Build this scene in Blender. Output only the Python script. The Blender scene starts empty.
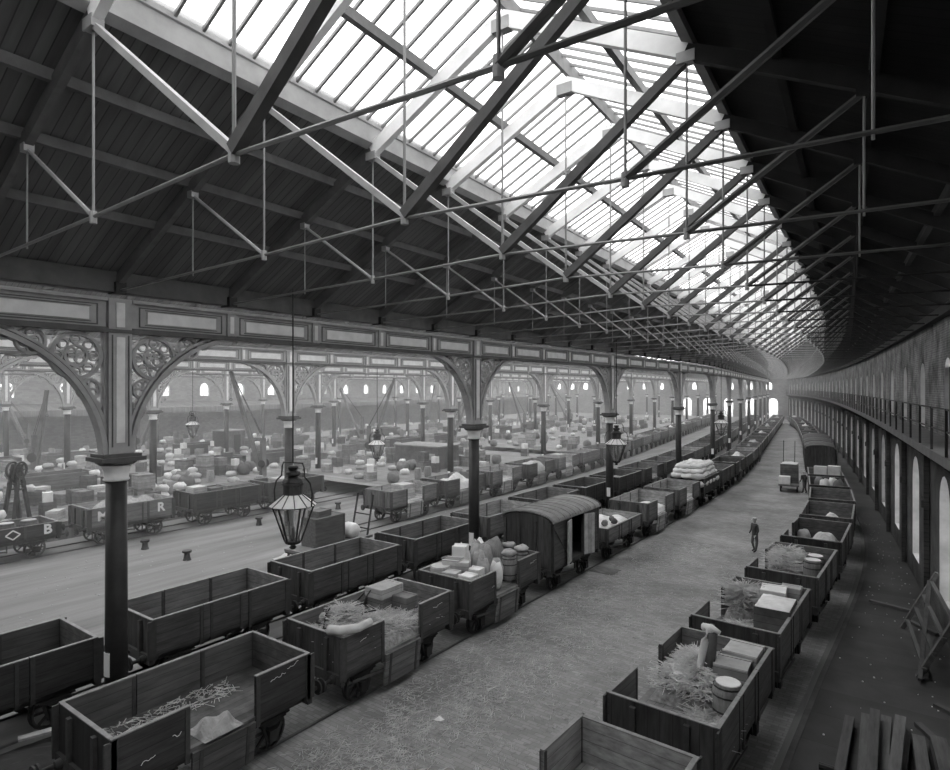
import bpy, math, random
from mathutils import Vector, Matrix
random.seed(7)
C = bpy.context.scene.collection
PI = math.pi
F = 606.0; EYE = 8.5
YAW = math.atan2(436, 606)          # the length of the shed lies this far right of the view axis
CS, SN = math.cos(YAW), math.sin(YAW)

# ------------------------------------------------------------------ camera, world, sun, exposure
cam = bpy.data.objects.new('camera', bpy.data.cameras.new('camera'))
C.objects.link(cam)
cam.location = (0, 0, EYE)
cam.rotation_euler = (PI/2, 0, YAW)
cam.data.sensor_width = 36; cam.data.lens = F/950*36
cam.data.shift_y = 3/950
cam.data.clip_end = 1000; cam.data.clip_start = .05
bpy.context.scene.camera = cam
vs = bpy.context.scene.view_settings
vs.view_transform = 'Standard'; vs.look = 'None'; vs.gamma = 1; vs.use_curve_mapping = False
vs.exposure = 1.7
W = bpy.data.worlds.new('world'); bpy.context.scene.world = W; W.use_nodes = True
wn = W.node_tree.nodes; wl = W.node_tree.links
bg = wn['Background']; bg.inputs[1].default_value = 1.0
tc = wn.new('ShaderNodeTexCoord'); nz = wn.new('ShaderNodeTexNoise'); nz.inputs['Scale'].default_value = 1.6; nz.inputs['Detail'].default_value = 3
rp = wn.new('ShaderNodeMapRange'); rp.inputs[3].default_value = 1.25; rp.inputs[4].default_value = 1.75
wl.new(tc.outputs['Generated'], nz.inputs['Vector']); wl.new(nz.outputs[0], rp.inputs[0]); wl.new(rp.outputs[0], bg.inputs[0])
cy = bpy.context.scene.cycles
cy.use_denoising = True; cy.max_bounces = 7; cy.diffuse_bounces = 4; cy.transparent_max_bounces = 12
cy.volume_bounces = 1; cy.volume_step_rate = 4; cy.sample_clamp_indirect = 4
HAZE = .0032

# ------------------------------------------------------------------ plan of the shed
def hermite(pts):
    def f(y):
        if y <= pts[0][0]: i = 0
        elif y >= pts[-1][0]: i = len(pts)-2
        else:
            i = max(k for k in range(len(pts)-1) if pts[k][0] <= y)
        (y0, x0), (y1, x1) = pts[i], pts[i+1]
        d = (x1-x0)/(y1-y0)
        m0 = d if i == 0 else (x1-pts[i-1][1])/(y1-pts[i-1][0])
        m1 = d if i == len(pts)-2 else (pts[i+2][1]-x0)/(pts[i+2][0]-y0)
        if y < y0 or y > y1: return x0+d*(y-y0)
        t = (y-y0)/(y1-y0); h = y1-y0
        return ((2*t**3-3*t*t+1)*x0+(t**3-2*t*t+t)*h*m0+(-2*t**3+3*t*t)*x1+(t**3-t*t)*h*m1)
    return f
def g(y):
    if y < 42: return 0.
    if y < 75: return -.125/33*(y-42)**2/2
    return -2.0625-.125*(y-75)
WX = hermite([(-10, 4.7), (0, 3.7), (10, 2.6), (20, 1.55), (31, .39), (45, -1.2), (68, -4.1), (100, -8.8), (144, -16.8), (190, -28)])
RX = hermite([(0, -4.5), (9, -4.2), (14, -4.0), (20, -3.82), (26, -3.58), (31.5, -3.45), (37, -3.55), (43, -4.0), (68, -7.4), (100, -12.0), (144, -19.5), (190, -31)])
ROWX = [-16.05, -29.3, -45.0, -60.0, -75.0]
LWX = -92.0
COLY0, BAY = 7.03, 15.2
def line(x0): return lambda y: x0+g(y)
def head(f, y): return math.atan2(-(f(y+.5)-f(y-.5)), 1.0)   # z rotation that turns +Y along the line
def at(px, py, z):
    k = (EYE-z)*1.0/(py-388); zc = F*k; xc = (px-475)*k
    return Vector((CS*xc-SN*zc, SN*xc+CS*zc, z))
def px_of(x, y):
    return 475+F*(CS*x+SN*y)/(-SN*x+CS*y)

# ------------------------------------------------------------------ mesh builder
class MB:
    def __init__(s): s.v = []; s.f = []; s.m = []; s.cur = 0
    def add(s, vs, fs):
        n = len(s.v); s.v += [tuple(v) for v in vs]; s.f += [tuple(i+n for i in f) for f in fs]; s.m += [s.cur]*len(fs); return s
    def box(s, x0, x1, y0, y1, z0, z1, M=None):
        p = [(x0,y0,z0),(x1,y0,z0),(x1,y1,z0),(x0,y1,z0),(x0,y0,z1),(x1,y0,z1),(x1,y1,z1),(x0,y1,z1)]
        if M is not None: p = [M @ Vector(q) for q in p]
        return s.add(p, [(0,3,2,1),(4,5,6,7),(0,1,5,4),(1,2,6,5),(2,3,7,6),(3,0,4,7)])
    def bar(s, a, b, w, h=None, up=(0,0,1), w2=None):
        a, b = Vector(a), Vector(b); h = w if h is None else h
        d = (b-a).normalized(); u = Vector(up)
        if abs(d.dot(u)) > .99: u = Vector((0,1,0))
        x = d.cross(u).normalized(); z = x.cross(d).normalized()
        p = []
        for q, sc in ((a, 1), (b, 1 if w2 is None else w2)):
            for i, j in ((-1,-1),(1,-1),(1,1),(-1,1)): p.append(q+x*(i*w/2*sc)+z*(j*h/2*sc))
        return s.add(p, [(0,1,2,3),(7,6,5,4),(0,4,5,1),(1,5,6,2),(2,6,7,3),(3,7,4,0)])
    def tube(s, pts, r, n=6, r2=None):
        pts = [Vector(p) for p in pts]; rings = []
        for i, p in enumerate(pts):
            d = (pts[min(i+1, len(pts)-1)]-pts[max(i-1, 0)]).normalized()
            u = Vector((0,0,1)) if abs(d.z) < .95 else Vector((0,1,0))
            x = d.cross(u).normalized(); z = x.cross(d)
            rr = r if r2 is None else r+(r2-r)*i/(len(pts)-1)
            rings.append([p+x*(rr*math.cos(2*PI*k/n))+z*(rr*math.sin(2*PI*k/n)) for k in range(n)])
        vs = [q for ring in rings for q in ring]; fs = []
        for i in range(len(pts)-1):
            for k in range(n):
                fs.append((i*n+k, i*n+(k+1)%n, (i+1)*n+(k+1)%n, (i+1)*n+k))
        fs.append(tuple(reversed(range(n)))); fs.append(tuple(range((len(pts)-1)*n, len(pts)*n)))
        return s.add(vs, fs)
    def lathe(s, prof, n=16, M=None, cap=True):
        vs = []; fs = []
        for r, z in prof:
            for k in range(n):
                q = Vector((r*math.cos(2*PI*(k+.5)/n), r*math.sin(2*PI*(k+.5)/n), z)); vs.append(M @ q if M is not None else q)
        for i in range(len(prof)-1):
            for k in range(n): fs.append((i*n+k, i*n+(k+1)%n, (i+1)*n+(k+1)%n, (i+1)*n+k))
        if cap: fs.append(tuple(reversed(range(n)))); fs.append(tuple(range((len(prof)-1)*n, len(prof)*n)))
        return s.add(vs, fs)
    def ring(s, c, r, t, d, n=20, a0=0., a1=2*PI):
        """flat ring in the YZ plane about c, radius r, band t, depth d along X"""
        vs = []; fs = []; full = abs(a1-a0-2*PI) < 1e-6; m = n if full else n+1
        for k in range(m):
            a = a0+(a1-a0)*k/n; ca, sa = math.cos(a), math.sin(a)
            for rr, dx in ((r-t/2, -d/2), (r+t/2, -d/2), (r+t/2, d/2), (r-t/2, d/2)):
                vs.append((c[0]+dx, c[1]+rr*ca, c[2]+rr*sa))
        for k in range(n):
            a = k*4; b = ((k+1) % m)*4
            for j in range(4): fs.append((a+j, a+(j+1)%4, b+(j+1)%4, b+j))
        if not full: fs.append((0,1,2,3)); fs.append(tuple(reversed(range((m-1)*4, m*4))))
        return s.add(vs, fs)
    def mesh(s, name, mats, smooth=False):
        me = bpy.data.meshes.new(name); me.from_pydata(s.v, [], s.f)
        for m in (mats if isinstance(mats, (list, tuple)) else [mats]): me.materials.append(m)
        if any(s.m): me.polygons.foreach_set('material_index', s.m)
        if smooth: me.polygons.foreach_set('use_smooth', [True]*len(s.f))
        me.update(); return me
    def build(s, name, mats, parent=None, smooth=False):
        o = bpy.data.objects.new(name, s.mesh(name, mats, smooth)); C.objects.link(o)
        if parent is not None: o.parent = parent
        return o

def tag(o, label=None, cat=None, group=None, kind=None):
    if label: o['label'] = label
    if cat: o['category'] = cat
    if group: o['group'] = group
    if kind: o['kind'] = kind
    return o
def empty(name, loc=(0,0,0), rz=0., label=None, cat=None, group=None, kind=None):
    o = bpy.data.objects.new(name, None); C.objects.link(o); o.empty_display_size = .3
    o.location = loc; o.rotation_euler = (0,0,rz); return tag(o, label, cat, group, kind)
KIDS = {}
def kids(o):
    if o.name not in KIDS: KIDS[o.name] = [c for c in C.objects if c.parent == o]
    return KIDS[o.name]
def dup(o, loc=None, rz=None, label=None, group=None, cat=None, scale=None):
    r = o.copy(); C.objects.link(r)
    if loc is not None: r.location = loc
    if rz is not None: r.rotation_euler = (0,0,rz)
    if scale is not None: r.scale = scale
    tag(r, label, cat, group)
    for ch in kids(o):
        c = ch.copy(); C.objects.link(c); c.parent = r
        for gch in kids(ch):
            d = gch.copy(); C.objects.link(d); d.parent = c
    return r
class Proto:
    """first placing moves the thing itself, later placings copy it"""
    def __init__(s, make): s.make = make; s.o = None
    def put(s, loc, rz=0., label=None, group=None, scale=None):
        if s.o is None:
            s.o = s.make(); o = s.o; o.location = loc; o.rotation_euler = (0,0,rz)
            if scale is not None: o.scale = scale
            tag(o, label, None, group); return o
        return dup(s.o, loc, rz, label, group, None, scale)
ORD = 'first second third fourth fifth sixth seventh eighth ninth tenth eleventh twelfth thirteenth fourteenth fifteenth sixteenth seventeenth eighteenth nineteenth twentieth'.split()
def nth(k):
    if k < 20: return ORD[k]
    tens = {2: 'twenty', 3: 'thirty', 4: 'forty', 5: 'fifty'}; t, u = divmod(k+1, 10)
    return (tens[t]+'-'+ORD[u-1]) if u else {3: 'thirtieth', 4: 'fortieth', 5: 'fiftieth', 2: 'twentieth'}[t]

# ------------------------------------------------------------------ materials
def mat(name, v, var=.3, scale=4., rough=.85, metal=0., lines=None, brick=None, stretch=None, bump=0., rnd=0., spec=.3):
    m = bpy.data.materials.new(name); m.use_nodes = True; nt = m.node_tree; N = nt.nodes; L = nt.links
    b = N['Principled BSDF']; b.inputs['Roughness'].default_value = rough; b.inputs['Metallic'].default_value = metal
    b.inputs['Specular IOR Level'].default_value = spec
    t = N.new('ShaderNodeTexCoord'); vec = t.outputs['Object']
    mp = N.new('ShaderNodeMapping'); L.new(vec, mp.inputs[0])
    if stretch: mp.inputs['Scale'].default_value = stretch
    n = N.new('ShaderNodeTexNoise'); n.inputs['Scale'].default_value = scale; n.inputs['Detail'].default_value = 6
    n.inputs['Roughness'].default_value = .62; L.new(mp.outputs[0], n.inputs['Vector'])
    r = N.new('ShaderNodeMapRange'); r.inputs[1].default_value = .3; r.inputs[2].default_value = .7
    r.inputs[3].default_value = v*(1-var); r.inputs[4].default_value = v*(1+var); L.new(n.outputs[0], r.inputs[0])
    out = r.outputs[0]
    def mul(a, bb):
        q = N.new('ShaderNodeMath'); q.operation = 'MULTIPLY'; L.new(a, q.inputs[0])
        if isinstance(bb, float): q.inputs[1].default_value = bb
        else: L.new(bb, q.inputs[1])
        return q.outputs[0]
    if lines:
        for ax, period, width, dark in lines:
            sp = N.new('ShaderNodeSeparateXYZ'); L.new(vec, sp.inputs[0])
            d = mul(sp.outputs[ax], 1/period)
            fr = N.new('ShaderNodeMath'); fr.operation = 'FRACT'; L.new(d, fr.inputs[0])
            st = N.new('ShaderNodeMath'); st.operation = 'GREATER_THAN'; L.new(fr.outputs[0], st.inputs[0]); st.inputs[1].default_value = width/period
            mr = N.new('ShaderNodeMapRange'); L.new(st.outputs[0], mr.inputs[0]); mr.inputs[3].default_value = dark; mr.inputs[4].default_value = 1
            out = mul(out, mr.outputs[0])
            fl = N.new('ShaderNodeMath'); fl.operation = 'FLOOR'; L.new(d, fl.inputs[0])
            wn_ = N.new('ShaderNodeTexWhiteNoise'); wn_.noise_dimensions = '1D'; L.new(fl.outputs[0], wn_.inputs['W'])
            mr2 = N.new('ShaderNodeMapRange'); L.new(wn_.outputs[0], mr2.inputs[0]); mr2.inputs[3].default_value = .82; mr2.inputs[4].default_value = 1.18
            out = mul(out, mr2.outputs[0])
    if brick:
        bw, bh, mort, dark, axes = brick
        sp = N.new('ShaderNodeSeparateXYZ'); L.new(vec, sp.inputs[0]); cb = N.new('ShaderNodeCombineXYZ')
        L.new(sp.outputs[axes[0]], cb.inputs[0]); L.new(sp.outputs[axes[1]], cb.inputs[1])
        br = N.new('ShaderNodeTexBrick'); L.new(cb.outputs[0], br.inputs['Vector']); br.inputs['Scale'].default_value = 1
        br.inputs['Brick Width'].default_value = bw; br.inputs['Row Height'].default_value = bh; br.inputs['Mortar Size'].default_value = mort
        br.inputs['Mortar Smooth'].default_value = .3
        br.inputs['Color1'].default_value = (.8,.8,.8,1); br.inputs['Color2'].default_value = (1.15,1.15,1.15,1); br.inputs['Mortar'].default_value = (dark,)*3+(1,)
        out = mul(out, br.outputs[0])
    if rnd:
        oi = N.new('ShaderNodeObjectInfo'); mr = N.new('ShaderNodeMapRange'); L.new(oi.outputs['Random'], mr.inputs[0])
        mr.inputs[3].default_value = 1-rnd; mr.inputs[4].default_value = 1+rnd; out = mul(out, mr.outputs[0])
    L.new(out, b.inputs['Base Color'])
    if bump:
        bp = N.new('ShaderNodeBump'); bp.inputs['Strength'].default_value = bump; bp.inputs['Distance'].default_value = .03
        L.new(out, bp.inputs['Height']); L.new(bp.outputs[0], b.inputs['Normal'])
    return m
def glass_mat(name, trans, diff=.5):
    m = bpy.data.materials.new(name); m.use_nodes = True; nt = m.node_tree; N = nt.nodes; L = nt.links; N.clear()
    o = N.new('ShaderNodeOutputMaterial'); t = N.new('ShaderNodeBsdfTransparent'); g_ = N.new('ShaderNodeBsdfTranslucent')
    mx = N.new('ShaderNodeMixShader'); tcn = N.new('ShaderNodeTexCoord'); n = N.new('ShaderNodeTexNoise'); n.inputs['Scale'].default_value = .35; n.inputs['Detail'].default_value = 4
    L.new(tcn.outputs['Object'], n.inputs['Vector'])
    r = N.new('ShaderNodeMapRange'); r.inputs[1].default_value = .3; r.inputs[2].default_value = .7; r.inputs[3].default_value = trans*.8; r.inputs[4].default_value = min(1, trans*1.15); L.new(n.outputs[0], r.inputs[0])
    t.inputs[0].default_value = (.96,.96,.96,1); g_.inputs[0].default_value = (diff,)*3+(1,)
    L.new(r.outputs[0], mx.inputs[0]); L.new(g_.outputs[0], mx.inputs[1]); L.new(t.outputs[0], mx.inputs[2]); L.new(mx.outputs[0], o.inputs[0])
    return m
M = {}
M['setts'] = mat('setts', .23, .38, .32, .8, brick=(.3, .13, .012, .72, (0, 1)), bump=.5)
M['dirt'] = mat('trodden_earth', .165, .4, .5, .9, stretch=(1.6, .16, 1), bump=.3)
M['asphalt'] = mat('asphalt', .045, .35, .5, .7, lines=[(1, 1.5, .02, .7)])
M['stone'] = mat('stone', .2, .2, 2, .8)
M['brick'] = mat('sooty_brick', .13, .85, .9, .85, brick=(.24, .085, .012, 1.6, (1, 2)), bump=.4)
M['brick_low'] = mat('dark_lower_brick', .06, .6, .9, .85, brick=(.24, .085, .012, 1.4, (1, 2)), bump=.4)  # lower storey brick, darker than the storey above
M['kerb'] = mat('kerb_stone', .075, .3, 1.5, .8)
M['farbrick'] = mat('washed_wall', .2, .25, .25, .9, brick=(.5, .2, .012, .8, (1, 2)))
M['endbrick'] = mat('end_wall_brick', .2, .25, .25, .9, brick=(.5, .2, .012, .8, (0, 2)))
M['boards'] = mat('roof_boards', .14, .3, .8, .85, stretch=(.3, 3, .3), lines=[(1, .19, .02, .5)])
M['boards_dark'] = mat('roof_boards_shaded', .012, .3, .8, .9, lines=[(1, .19, .02, .5)])  # right slope: its shade is put into the board colour
M['purlin'] = mat('purlin_timber', .13, .25, 2, .8)
M['fascia'] = mat('fascia_paint', .34, .2, 1.2, .7)
M['rafter'] = mat('skylit_rafter', .78, .12, 1.5, .75)  # glow under the glazing put into the upper rafters' pale colour
M['shaded'] = mat('shaded_timber', .022, .3, 2, .85)  # near-black standing in for shade, mostly on right-hand roof members
M['strut_dark'] = mat('strut_dark', .09, .25, 2, .7)
M['rod_pale'] = mat('painted_rod', .36, .15, 2, .5)
M['reveal'] = mat('whitewashed_reveal', .5, .2, 1.5, .9)
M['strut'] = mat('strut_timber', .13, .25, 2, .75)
M['rod'] = mat('iron_rod', .24, .15, 2, .5, .2)
M['bars'] = mat('glazing_bar', .2, .1, 2, .6)
M['iron_paint'] = mat('painted_iron', .33, .16, 2.2, .6, spec=.4)
M['iron_pale'] = mat('pale_painted_iron', .66, .14, 2.2, .6, spec=.4)
M['iron_dark'] = mat('dark_painted_iron', .075, .3, 3, .5, spec=.5)
M['column'] = mat('column_iron', .024, .35, 2.5, .5, spec=.35)
M['white'] = mat('white_paint', .72, .08, 3, .6)
M['black'] = mat('black_iron', .025, .3, 5, .55)
M['wheel'] = mat('wheel_iron', .05, .4, 6, .6)
M['glass'] = glass_mat('skylight_glass', .66)
M['wglass'] = glass_mat('window_glass', .32)
M['dull_glass'] = glass_mat('sooty_window_glass', .06, .15)
M['lglass'] = glass_mat('lantern_glass', .8, .4)
PL = [(2, .235, .012, .45)]
WT = {}
for k_, v_ in (('dark', .036), ('mid', .066), ('pale', .125)):
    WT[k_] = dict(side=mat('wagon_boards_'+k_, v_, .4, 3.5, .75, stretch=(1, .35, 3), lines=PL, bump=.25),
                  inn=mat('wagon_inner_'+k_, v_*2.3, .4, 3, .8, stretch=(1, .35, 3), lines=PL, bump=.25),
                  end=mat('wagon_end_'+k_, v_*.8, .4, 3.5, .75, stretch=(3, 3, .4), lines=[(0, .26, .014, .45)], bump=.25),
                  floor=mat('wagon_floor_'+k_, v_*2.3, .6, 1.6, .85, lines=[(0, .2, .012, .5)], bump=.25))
M['cap'] = mat('worn_capping', .2, .3, 4, .6)
M['strap'] = mat('iron_strap', .05, .3, 6, .55)
M['straw'] = mat('straw', .5, .4, 3, .9, rnd=.1)
M['straw_base'] = mat('straw_mass', .26, .5, 9, .95, bump=.6)
M['crate_pale'] = mat('pale_crate_deal', .36, .2, 3, .8, lines=[(2, .17, .012, .4)], rnd=.2)
M['crate'] = mat('crate_deal', .2, .3, 3, .8, lines=[(2, .2, .012, .4)], rnd=.35)
M['crate_dark'] = mat('dark_crate', .085, .3, 3, .8, lines=[(2, .2, .012, .4)], rnd=.3)
M['paper'] = mat('white_paper', .68, .12, 3, .8)
M['sack'] = mat('sacking', .34, .22, 6, .95, bump=.5, rnd=.3)
M['sheet'] = mat('pale_sheeting', .6, .16, 3, .9, bump=.4, rnd=.15)
M['tarp'] = mat('dark_tarpaulin', .12, .3, 3, .7, bump=.4, rnd=.4)
M['barrel'] = mat('barrel_staves', .2, .3, 5, .75, stretch=(4, 4, .4), rnd=.3)
M['van'] = mat('van_boards', .11, .25, 3, .75, lines=[(1, .2, .012, .4)], bump=.2)
M['roofing'] = mat('van_roofing', .21, .2, 2, .8, lines=[(1, .55, .03, .55)])
M['door_pale'] = mat('pale_door', .36, .3, 4, .8, lines=[(1, .2, .012, .5)])
M['skin'] = mat('skin', .42, .05, 3, .7); M['jacket'] = mat('dark_wool', .06, .2, 8, .95)
M['trousers'] = mat('grey_wool', .1, .2, 8, .95); M['cloth_pale'] = mat('pale_cloth', .5, .1, 8, .95); M['boot'] = mat('boot_leather', .03, .2, 8, .6)
M['timber'] = mat('weathered_timber', .085, .35, 3, .85, stretch=(3, .3, 3), rnd=.4)
M['platform'] = mat('platform_deck', .16, .3, .4, .85, lines=[(1, .22, .012, .75)])
M['pface'] = mat('platform_face', .14, .3, 1, .85)

# ------------------------------------------------------------------ ground
def sweep(name, edges, ys, mats, parent=None, kind='structure', m=None):
    """strip swept along Y; edges: list of functions y -> (x, z)"""
    b = MB()
    rows = [[(e(y)[0], y, e(y)[1]) for e in edges] for y in ys]
    n = len(edges); vs = [p for r in rows for p in r]; fs = []
    for i in range(len(ys)-1):
        for j in range(n-1): fs.append((i*n+j, i*n+j+1, (i+1)*n+j+1, (i+1)*n+j))
    b.add(vs, fs); o = b.build(name, mats, parent)
    if kind: o['kind'] = kind
    return o
def frange(a, b, s):
    out = []; y = a
    while y < b-1e-6: out.append(y); y += s
    return out+[b]
YS = frange(-10, 192, 3.04)
b = MB(); b.box(-120, 12, -12, 240, -.3, 0); o = b.build('floor', M['dirt']); o['kind'] = 'structure'
lx = line(-15.0)
sweep('floor_road', [lambda y: (line(-14.6)(y), .0), lambda y: (line(-14.6)(y), .012), lambda y: (RX(y)+1.45, .012), lambda y: (RX(y)+1.45, .0)], frange(-10, 165, 3.04), M['setts'])
sweep('floor_walk', [lambda y: (RX(y)+1.75, 0), lambda y: (RX(y)+1.75, .05), lambda y: (WX(y), .05)], frange(-10, 190, 3.04), M['asphalt'])
sweep('trim_kerb', [lambda y: (RX(y)+1.62, 0), lambda y: (RX(y)+1.62, .07), lambda y: (RX(y)+1.76, .07), lambda y: (RX(y)+1.76, .0)], frange(-10, 190, 3.04), M['kerb'])

# ------------------------------------------------------------------ main roof
RL = lambda y: -16.0+g(y)
RR = lambda y: WX(y)+.25
GH = 3.6                                   # half width of the glazed part
def rp_(a, y, dz=0.):
    """a: 0 ridge, 1 edge of the glazing, 2 eave; negative on the left"""
    L_, R_ = RL(y), RR(y); mid, half = (L_+R_)/2, (R_-L_)/2; q = abs(a); s = -1 if a < 0 else 1
    d = q*GH if q <= 1 else GH+(q-1)*(half-GH)
    z = 15.8-1.8*q if q <= 1 else 14.0-2.9*(q-1)
    return (mid+s*d, z+dz)
def re(a, dz): return lambda y: rp_(a, y, dz)
sweep('roof_boarding_left', [re(-2.06, .36), re(-2.06, .30), re(-1, .30), re(-1, .38)], YS, M['boards'])
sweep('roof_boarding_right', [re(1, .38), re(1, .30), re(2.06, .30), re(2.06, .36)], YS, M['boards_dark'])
for s, nm, mm in ((-1, 'left', 'fascia'), (1, 'right', 'purlin')):
    sweep('roof_fascia_'+nm, [re(s*1.02, .12), re(s*.98, .12), re(s*.98, .5), re(s*.97, .5), re(s*.97, .68), re(s*1.02, .68), re(s*1.02, .12)], YS, M[mm])
    sweep('roof_glazing_'+nm, [re(s*1, .6), re(0, .6)], YS, M['glass'])
    b = MB(); y = -9.5
    while y < 190:
        x0, z0 = rp_(s*1, y, .58); x1, z1 = rp_(0, y, .58)
        b.bar((x0, y, z0), (x1, y, z1), .05, .07); y += .507
    o = b.build('roof_glazing_bars_'+nm, M['bars']); o['kind'] = 'structure'
    b = MB()
    for i in range(len(YS)-1):
        a_ = rp_(s*.5, YS[i], .36); c_ = rp_(s*.5, YS[i+1], .36); b.bar((a_[0], YS[i], a_[1]), (c_[0], YS[i+1], c_[1]), .13, .2)
    o = b.build('roof_purlin_glazed_'+nm, M['purlin']); o['kind'] = 'structure'
    b = MB()
    for i in range(len(YS)-1):
        for u in (1.23, 1.44, 1.68):
            a_ = rp_(s*u, YS[i], .2); c_ = rp_(s*u, YS[i+1], .2); b.bar((a_[0], YS[i], a_[1]), (c_[0], YS[i+1], c_[1]), .12, .19)
    o = b.build('roof_purlin_'+nm, M['purlin'] if s < 0 else M['shaded']); o['kind'] = 'structure'
b = MB()
for i in range(len(YS)-1):
    a_ = rp_(0, YS[i], .42); c_ = rp_(0, YS[i+1], .42); b.bar((a_[0], YS[i], a_[1]), (c_[0], YS[i+1], c_[1]), .09, .36)
o = b.build('roof_ridge', M['strut']); o['kind'] = 'structure'
for nm, fx, z, w, mm in (('left', lambda y: RL(y)-.12, 11.12, .42, 'strut_dark'), ('right', lambda y: WX(y)-.08, 11.02, .36, 'shaded')):
    b = MB()
    for i in range(len(YS)-1): b.bar((fx(YS[i]), YS[i], z), (fx(YS[i+1]), YS[i+1], z), w, .5 if nm == 'left' else .3)
    o = b.build('roof_wall_plate_'+nm, M[mm]); o['kind'] = 'structure'

# roofs of the bays on the left
rowf = [line(x) for x in ROWX]+[line(LWX)]
for i in range(5):
    fa, fb = rowf[i+1], rowf[i]
    def pe(t, z, fa=fa, fb=fb): return lambda y: (fa(y)+t*(fb(y)-fa(y)), z)
    sweep('roof_boarding_bay', [pe(0, 11.15), pe(.22, 12.6)], YS, M['boards'])
    sweep('roof_boarding_bay', [pe(.78, 12.6), pe(1, 11.15)], YS, M['boards'])
    sweep('roof_glazing_bay', [pe(.22, 12.75), pe(.5, 14.6), pe(.78, 12.75)], YS, M['glass'])
    b = MB()
    for y in frange(-9, 190, 3.04):
        xa, xb = fa(y), fb(y)
        b.bar((xa+.2, y, 11.05), (xb-.2, y, 11.05), .05)
        b.bar((xa+.2, y, 11.1), ((xa+xb)/2, y, 14.4), .12, .22); b.bar(((xa+xb)/2, y, 14.4), (xb-.2, y, 11.1), .12, .22)
    o = b.build('roof_truss_bay', M['strut']); o['kind'] = 'structure'

# ------------------------------------------------------------------ roof trusses of the main span
def make_truss(half, near):
    t = empty('roof_truss'); tag(t, None, 'roof truss')
    a_ = GH; c_ = GH+.42*(half-GH)
    def zr(x):
        x = abs(x); return 15.8-1.8*x/GH if x <= GH else 14.0-2.9*(x-GH)/(half-GH)
    zt = lambda x: 11.15-.3*abs(x)/half
    for s in (-1, 1):
        dk = s > 0  # right-hand members coloured darker for the shade on that side
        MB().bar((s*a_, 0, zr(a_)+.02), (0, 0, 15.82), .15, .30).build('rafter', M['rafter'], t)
        MB().bar((s*half, 0, zr(half)+.02), (s*(a_-.1), 0, zr(a_)+.05), .13, .26).build('rafter', M['shaded'] if dk else M['strut'], t)
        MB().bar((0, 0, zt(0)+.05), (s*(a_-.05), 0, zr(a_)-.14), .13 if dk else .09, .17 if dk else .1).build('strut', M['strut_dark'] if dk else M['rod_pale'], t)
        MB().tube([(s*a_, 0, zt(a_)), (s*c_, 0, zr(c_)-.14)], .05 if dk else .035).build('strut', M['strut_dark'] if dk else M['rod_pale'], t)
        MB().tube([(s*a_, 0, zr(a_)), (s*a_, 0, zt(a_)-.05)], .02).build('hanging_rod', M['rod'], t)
        MB().tube([(s*c_, 0, zr(c_)), (s*c_, 0, zt(c_)-.05)], .016).build('hanging_rod', M['shaded'] if dk and not near else M['rod'], t)
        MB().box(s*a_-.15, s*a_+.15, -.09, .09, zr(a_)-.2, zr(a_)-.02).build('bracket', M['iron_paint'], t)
        MB().box(s*c_-.09, s*c_+.09, -.08, .08, zr(c_)-.2, zr(c_)-.06).build('bracket', M['shaded'] if dk else M['iron_paint'], t)
        MB().lathe([(.05, zt(a_)-.1), (.05, zt(a_)+.08)], 8, Matrix.Translation((s*a_, 0, 0))).build('rod_nut', M['iron_paint'], t)
        MB().box(s*half-.22, s*half+.22, -.12, .12, zt(half)-.02, zt(half)+.26).build('shoe', M['black'], t)
    MB().tube([(-half, 0, zt(half)+.06), (-a_, 0, zt(a_)), (0, 0, zt(0)), (a_, 0, zt(a_))], .028).build('tie_rod', M['rod'], t)
    MB().tube([(a_, 0, zt(a_)), (half, 0, zt(half)+.06)], .028).build('tie_rod', M['strut_dark'] if near else M['shaded'], t)
    MB().tube([(0, 0, 15.8), (0, 0, zt(0)-.08)], .024).build('king_rod', M['rod'], t)
    MB().lathe([(.065, zt(0)-.1), (.065, zt(0)+.1)], 8).build('rod_nut', M['iron_paint'], t); MB().box(-.2, .2, -.1, .1, 15.55, 15.8).build('bracket', M['iron_paint'], t)
    return t
k = 0; y = COLY0-3.04*3
while y < 186:
    L_, R_ = RL(y), RR(y)
    t = make_truss((R_-L_)/2, k < 6); t.location = ((L_+R_)/2, y, 0)
    tag(t, f'iron-tied timber roof truss of the main span, {nth(k)} from the near end' if k < 59 else 'iron-tied timber roof truss at the far end of the main span', None, 'roof trusses of the main span')
    y += 3.04; k += 1

# ------------------------------------------------------------------ columns and girders
def tracery(sy):
    m = MB()
    P = lambda yy, zz: (0, sy*(.27+yy), zz)
    def foil(c, r, n, rr):
        for q in range(n):
            a = PI/4+2*PI*q/n; m.ring((0, c[1]+r*math.cos(a), c[2]+r*math.sin(a)), rr, .035, .08, 10)
    c = P(.64, 9.27); m.ring(c, .53, .085, .16, 28); m.ring(c, .24, .06, .12, 20); foil(c, .115, 4, .1); foil(c, .385, 8, .11)
    c = P(1.55, 9.56); m.ring(c, .28, .06, .14, 20); m.ring((0, c[1], c[2]+.17), .085, .025, .06, 10); foil((0, c[1], c[2]-.05), .12, 3, .1)
    c = P(2.03, 9.72); m.ring(c, .15, .05, .1, 14)
    c = P(2.36, 9.79); m.ring(c, .08, .03, .1, 10)
    c = P(.36, 8.47); m.ring(c, .24, .06, .14, 18); foil(c, .115, 4, .1)
    c = P(.24, 8.06); m.ring(c, .12, .05, .14, 12)
    c = P(.14, 7.78); m.ring(c, .08, .03, .1, 10)
    return m
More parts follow.
